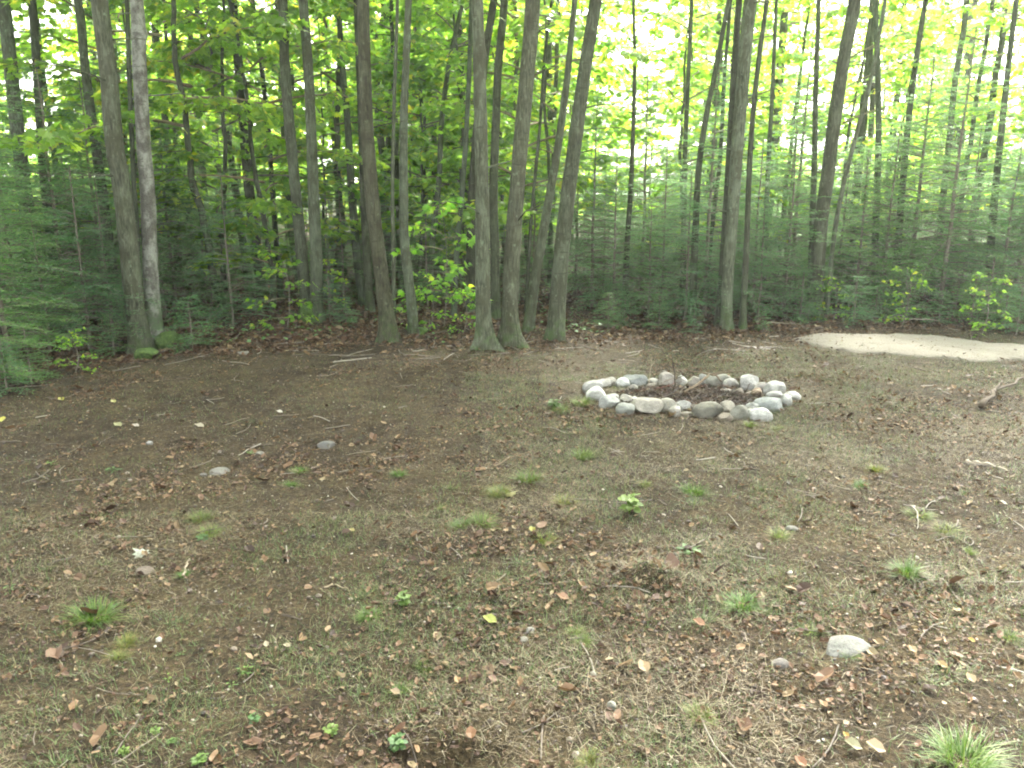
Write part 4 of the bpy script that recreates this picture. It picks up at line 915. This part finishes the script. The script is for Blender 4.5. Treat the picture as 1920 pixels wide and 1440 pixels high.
TUFTS = [(178, 1146, 120, "wide bushy green grass tuft at the lower left"), (238, 1200, 62, "small green tuft below the wide lower left one"), (222, 1227, 52, "yellowing tuft just below two others, lower left"),
 (375, 967, 52, "green tuft left of centre above the bare soil"), (392, 995, 60, "flat spreading tuft below the left of centre green one"), (905, 972, 95, "largest tuft in the middle with straw hanging over its front"), (865, 978, 60, "left half of the middle double tuft"),
 (748, 886, 40, "small tuft upper left of the middle double tuft"), (1058, 936, 52, "compact dark green tuft right of the middle"), (935, 920, 60, "loose tuft above the middle double tuft"),
 (828, 951, 36, "tiny bright tuft left of the middle double tuft"), (1513, 1178, 66, "thick green tuft left of the broad sunken stone"), (1594, 1224, 52, "green tuft growing in front of the broad sunken stone"),
 (1700, 1066, 82, "wide tuft with straw foot right of centre"), (1392, 1127, 84, "flattened yellow green tuft right of the clod"), (1805, 1408, 170, "big bright green tuft at the bottom right corner"),
 (1312, 1336, 86, "blue green tuft at the bottom right of centre"), (1078, 1182, 50, "star shaped green tuft below the clod"), (1092, 1200, 44, "green tuft touching the star shaped one"),
 (1092, 852, 60, "pale tuft in the far part of the clearing"), (1300, 917, 84, "low wide tuft in front of the fire ring"), (1612, 907, 46, "small tuft right of the fire ring's front"), (1642, 876, 50, "loose tuft far right of the ring's front"),
 (1772, 988, 66, "dry edged tuft near the curved grey twig"), (1724, 960, 60, "green tuft behind the curved grey twig"), (1818, 1032, 44, "round green tuft at the far right"), (990, 892, 80, "low tuft in the middle distance"), (690, 1150, 60, "thin tuft left of the bright yellow leaf"),
 (345, 1076, 36, "upright tuft right of the brown flat stone"), (1104, 1418, 60, "light green tuft at the bottom edge"), (1455, 800, 44, "tuft at the foot of the ring's nearest white stone"), (1405, 795, 36, "small tuft under the ring's front right stones"),
 (1088, 752, 62, "green weeds and grass at the ring's left end"), (1050, 765, 50, "grass patch a step left of the ring"), (560, 880, 40, "faint tuft left of the middle"), (545, 905, 46, "yellowish tuft below the faint one"), (1210, 905, 40, "thin tuft left of the low wide one"),
 (1020, 1010, 60, "dry tuft below the small round yellow leaf"), (1460, 1000, 56, "dry looking tuft right of the leafy weed"), (1890, 1190, 50, "tuft cut by the right picture edge"), (795, 1245, 60, "yellow green tuft low in the middle"), (750, 1290, 50, "sprawling tuft left of the golden brown leaf")]
for i, (px, py, w, label) in enumerate(TUFTS):
    x, y, z = on_ground(px, py+w*.12); s = w*px_scale(px, py, y)/.17
    o = link('grass_tuft', TUFT[i % 3], None, (x, y, z-.002)); o.scale = (s, s, max(.65, s*.9)); o.rotation_euler = (0, 0, i*1.7)
    c = .85+.3*((i*37) % 10)/10; o.color = (c*(.85+.5*((i*13) % 7)/6), c*.92, c*.85, 1); o.scale = (s, s*(.6+.5*((i*11) % 5)/4), max(.5, s*(.6+.35*((i*5) % 6)/5)))
    if w > 100: o.color = (.95, .92, .8, 1); o.scale = (s, s*.85, s*.9)
    tag(o, label, 'grass tuft', 'grass tufts in the clearing')

def twig_litter():
    r = np.random.default_rng(15); g = Geo(); x, y = wedge(900, 1.2, 12, r, .9)
    for a, b in zip(x, y):
        if in_sand(a, b, 1.05): continue
        f = b > float(edge_y(a))-.8
        if not f and r.random() < .45: continue
        L = r.uniform(.05, .22)*(2.2 if f else 1); th = r.random()*6.28; t = np.linspace(-.5, .5, 5); bend = r.normal(0, .15)
        px_ = a+L*(np.cos(th)*t-np.sin(th)*bend*t*t*2); py_ = b+L*(np.sin(th)*t+np.cos(th)*bend*t*t*2)
        g.tube(np.column_stack([px_, py_, height(px_, py_)+.006+.012*r.random()*(t+.5)]), np.full(5, r.uniform(.0012, .0035)*(1.7 if f else 1)), 4)
    return tag(link('twig_litter', g.mesh('twig_litter', [M['litter_twig']])), 'small broken twigs strewn over soil and leaf litter', None, kind='stuff')
M['litter_twig'] = mat_leaf('litter_twig', [(0, (0.0432, 0.0324, 0.0216)), (.6, (0.1152, 0.0936, 0.072)), (1, (0.2304, 0.2088, 0.1728))], .02)
twig_litter()

# ------------------------------------------------------------------ leafy weeds
def weed_mesh(seed, n, L, w, up):
    r = np.random.default_rng(seed); g = Geo(); pos, ax, nr, sc = [], [], [], []
    for k in range(n):
        a = k*2.4+r.random(); h = up*r.uniform(.2, 1); rad = r.uniform(.2, .8)*L
        tip = np.array([math.cos(a)*rad, math.sin(a)*rad, h]); t = np.linspace(0, 1, 4)[:, None]
        g.tube(tip*t+np.array([0, 0, .01])*np.sin(t*3.1), np.full(4, .0009), 3, 0)
        pos.append(tip); ax.append([math.cos(a), math.sin(a), r.normal(-.1, .2)]); nr.append([r.normal(0, .3), r.normal(0, .3), 1]); sc.append([L*w, L*r.uniform(.7, 1.1), L])
    v, f = DEAD; g.stamp(v*[1, 1, .5], f, np.array(pos), np.array(ax), np.array(nr), np.array(sc), 0)
    return g.mesh('weed', [M['herb']], False)
WEEDM = [weed_mesh(700, 14, .034, .6, .05), weed_mesh(701, 26, .016, 1.0, .035), weed_mesh(702, 6, .028, .7, .06)]
WEEDS = [(212, 880, 42, 0, "pale green rosette weed in the dark soil, left"), (96, 869, 26, 0, "small rosette weed left of the pale green one"), (1293, 1032, 62, 0, "dark green leafy weed right of centre"), (1180, 955, 90, 1, "spreading clover weed right of the dark green tuft"),
 (460, 1258, 42, 0, "broad leaved seedling lower left of centre"), (338, 1226, 30, 2, "upright two leaved seedling, lower left"), (316, 1276, 36, 2, "bright seedling below the upright two leaved one"), (436, 1285, 34, 2, "seedling with a yellowing leaf under the broad leaved one"),
 (745, 1402, 70, 1, "clover patch at the bottom edge left of the dark hole"), (292, 1372, 34, 1, "small clover sprig at the lower left"), (322, 1390, 34, 1, "yellowish clover sprig beside the small one"), (478, 1352, 44, 1, "tall clover sprig near the bottom left"), (515, 1323, 18, 2, "single round leaved seedling above the tall clover sprig"),
 (20, 1110, 50, 2, "long leaved seedling at the left edge"), (233, 1410, 36, 1, "clover at the bottom left edge"), (375, 1425, 60, 1, "thick clover patch on the bottom edge, left"), (470, 850, 24, 0, "tiny weed left of the flat blue grey stone"), (620, 1370, 50, 1, "clover between the bottom left patches and the dark hole"),
 (780, 1073, 18, 2, "tiny bright seedling in the brown litter, middle"), (800, 1275, 14, 2, "pale seedling beside the golden leaf"), (100, 700, 34, 0, "pale weed at the foot of the left firs"), (255, 752, 12, 2, "tiny dark seedling right of the small yellow leaf"), (380, 1010, 40, 1, "low weed under the left of centre tuft"), (757, 1130, 60, 1, "clover scattered left of the bright yellow leaf"), (1040, 760, 46, 1, "clover left of the fire ring"), (1110, 745, 40, 0, "leafy weed touching the ring's left end")]
for i, (px, py, w, v, label) in enumerate(WEEDS):
    x, y, z = on_ground(px, py+w*.1); s = w*px_scale(px, py, y)/(.12 if v != 1 else .07)
    o = link('weed', WEEDM[v], None, (x, y, z)); o.scale = (s*.9, s*(.7+.3*((i*7) % 5)/4), s*(.45+.4*((i*3) % 5)/4)); q = ((i*29) % 11)/10; o.color = (.7+.5*q, .72+.22*q, .75-.2*q, 1); o.rotation_euler = (0, 0, i*1.3)
    tag(o, label, 'weed', 'weeds in the clearing')

# ------------------------------------------------------------------ labels by landmark for the copied trees
SHORT = ["the far left edge trunk", "the dark trunk near the left edge", "the sapling in the bright left gap", "the straight trunk left of the stout one", "the stout leaning left trunk", "the pale patchy trunk", "",
 "the curved slender left trunk", "the brown trunk by the curved slender one", "the slim dark trunk left of the twins", "the left twin trunk", "the right twin trunk", "the trunk left of the bowed brown one", "", "the bowed brown trunk",
 "the thin scarred stem", "the pale ringed trunk", "the pale stem over the maple sapling", "the narrow trunk left of the centre", "", "the central flared trunk", "", "the stout ribbed trunk", "", "the pale right leaning trunk", "the burred leaning trunk",
 "the dark trunk in the bright gap", "the lone slim middle right trunk", "the crooked trunk", "the dim leaning stem", "the pale double trunk", "", "the slim dark trunk by the double one", "the faint pale trunk in the firs", "the straight slim right trunk",
 "the stout two toned trunk", "the thin whitish leaning trunk", "the grey trunk behind the gravel", "the slim trunk right of the gravel's middle", "the whitish forked trunk", "the rightmost trunk"]
LM = [(T[i][1][1][0], sh) for i, sh in enumerate(SHORT) if sh]
ORD = ['nearest', 'second nearest', 'third nearest', 'fourth nearest', 'fifth nearest', 'sixth nearest', 'seventh nearest', 'eighth nearest']
def relabel(grp, noun):
    bins = {}
    for o in C.objects:
        if o.parent is None and o.get('group') == grp and o.get('label'):
            x, y, z = o.location; c = math.cos(PITCH); s_ = math.sin(PITCH); zc_ = z+.8-CAMH; dep = y*c-zc_*s_
            if dep < .3: continue
            u = W0+F*x/dep; lm = min(LM, key=lambda q: abs(q[0]-u)); bins.setdefault((lm[1], 'left' if u < lm[0] else 'right'), []).append((y, o))
    for (sh, side), L in bins.items():
        L.sort(key=lambda q: q[0])
        for k, (y, o) in enumerate(L):
            o['label'] = f"{ORD[k]} {noun} {side} of {sh}" if k < len(ORD) else f"{noun} deep behind, {side} of {sh}"
relabel(G_FAR, "slim forest tree"); relabel(G_UND, "young maple"); relabel(G_FIR, "young fir"); relabel(G_SF, "fir seedling")

# ------------------------------------------------------------------ thin pale veil volume, added to brighten the dark wood
def added_haze():
    import bmesh
    bm = bmesh.new(); bmesh.ops.create_cube(bm, size=1); me = bpy.data.meshes.new('added_haze'); bm.to_mesh(me); bm.free()
    o = link('added_haze', me, None, (0, 0, 10.0)); o.scale = (720, 720, 23)
    t = NT('added_haze'); p = t.n('ShaderNodeVolumePrincipled', Density=HAZE_D, Anisotropy=.35, Color=(.93, 1, .93, 1))
    ou = t.t.nodes.new('ShaderNodeOutputMaterial'); t.link(p.outputs[0], ou.inputs['Volume']); me.materials.append(t.m)
    return tag(o, 'thin pale veil added to brighten the wood', None, kind='stuff')
added_haze()
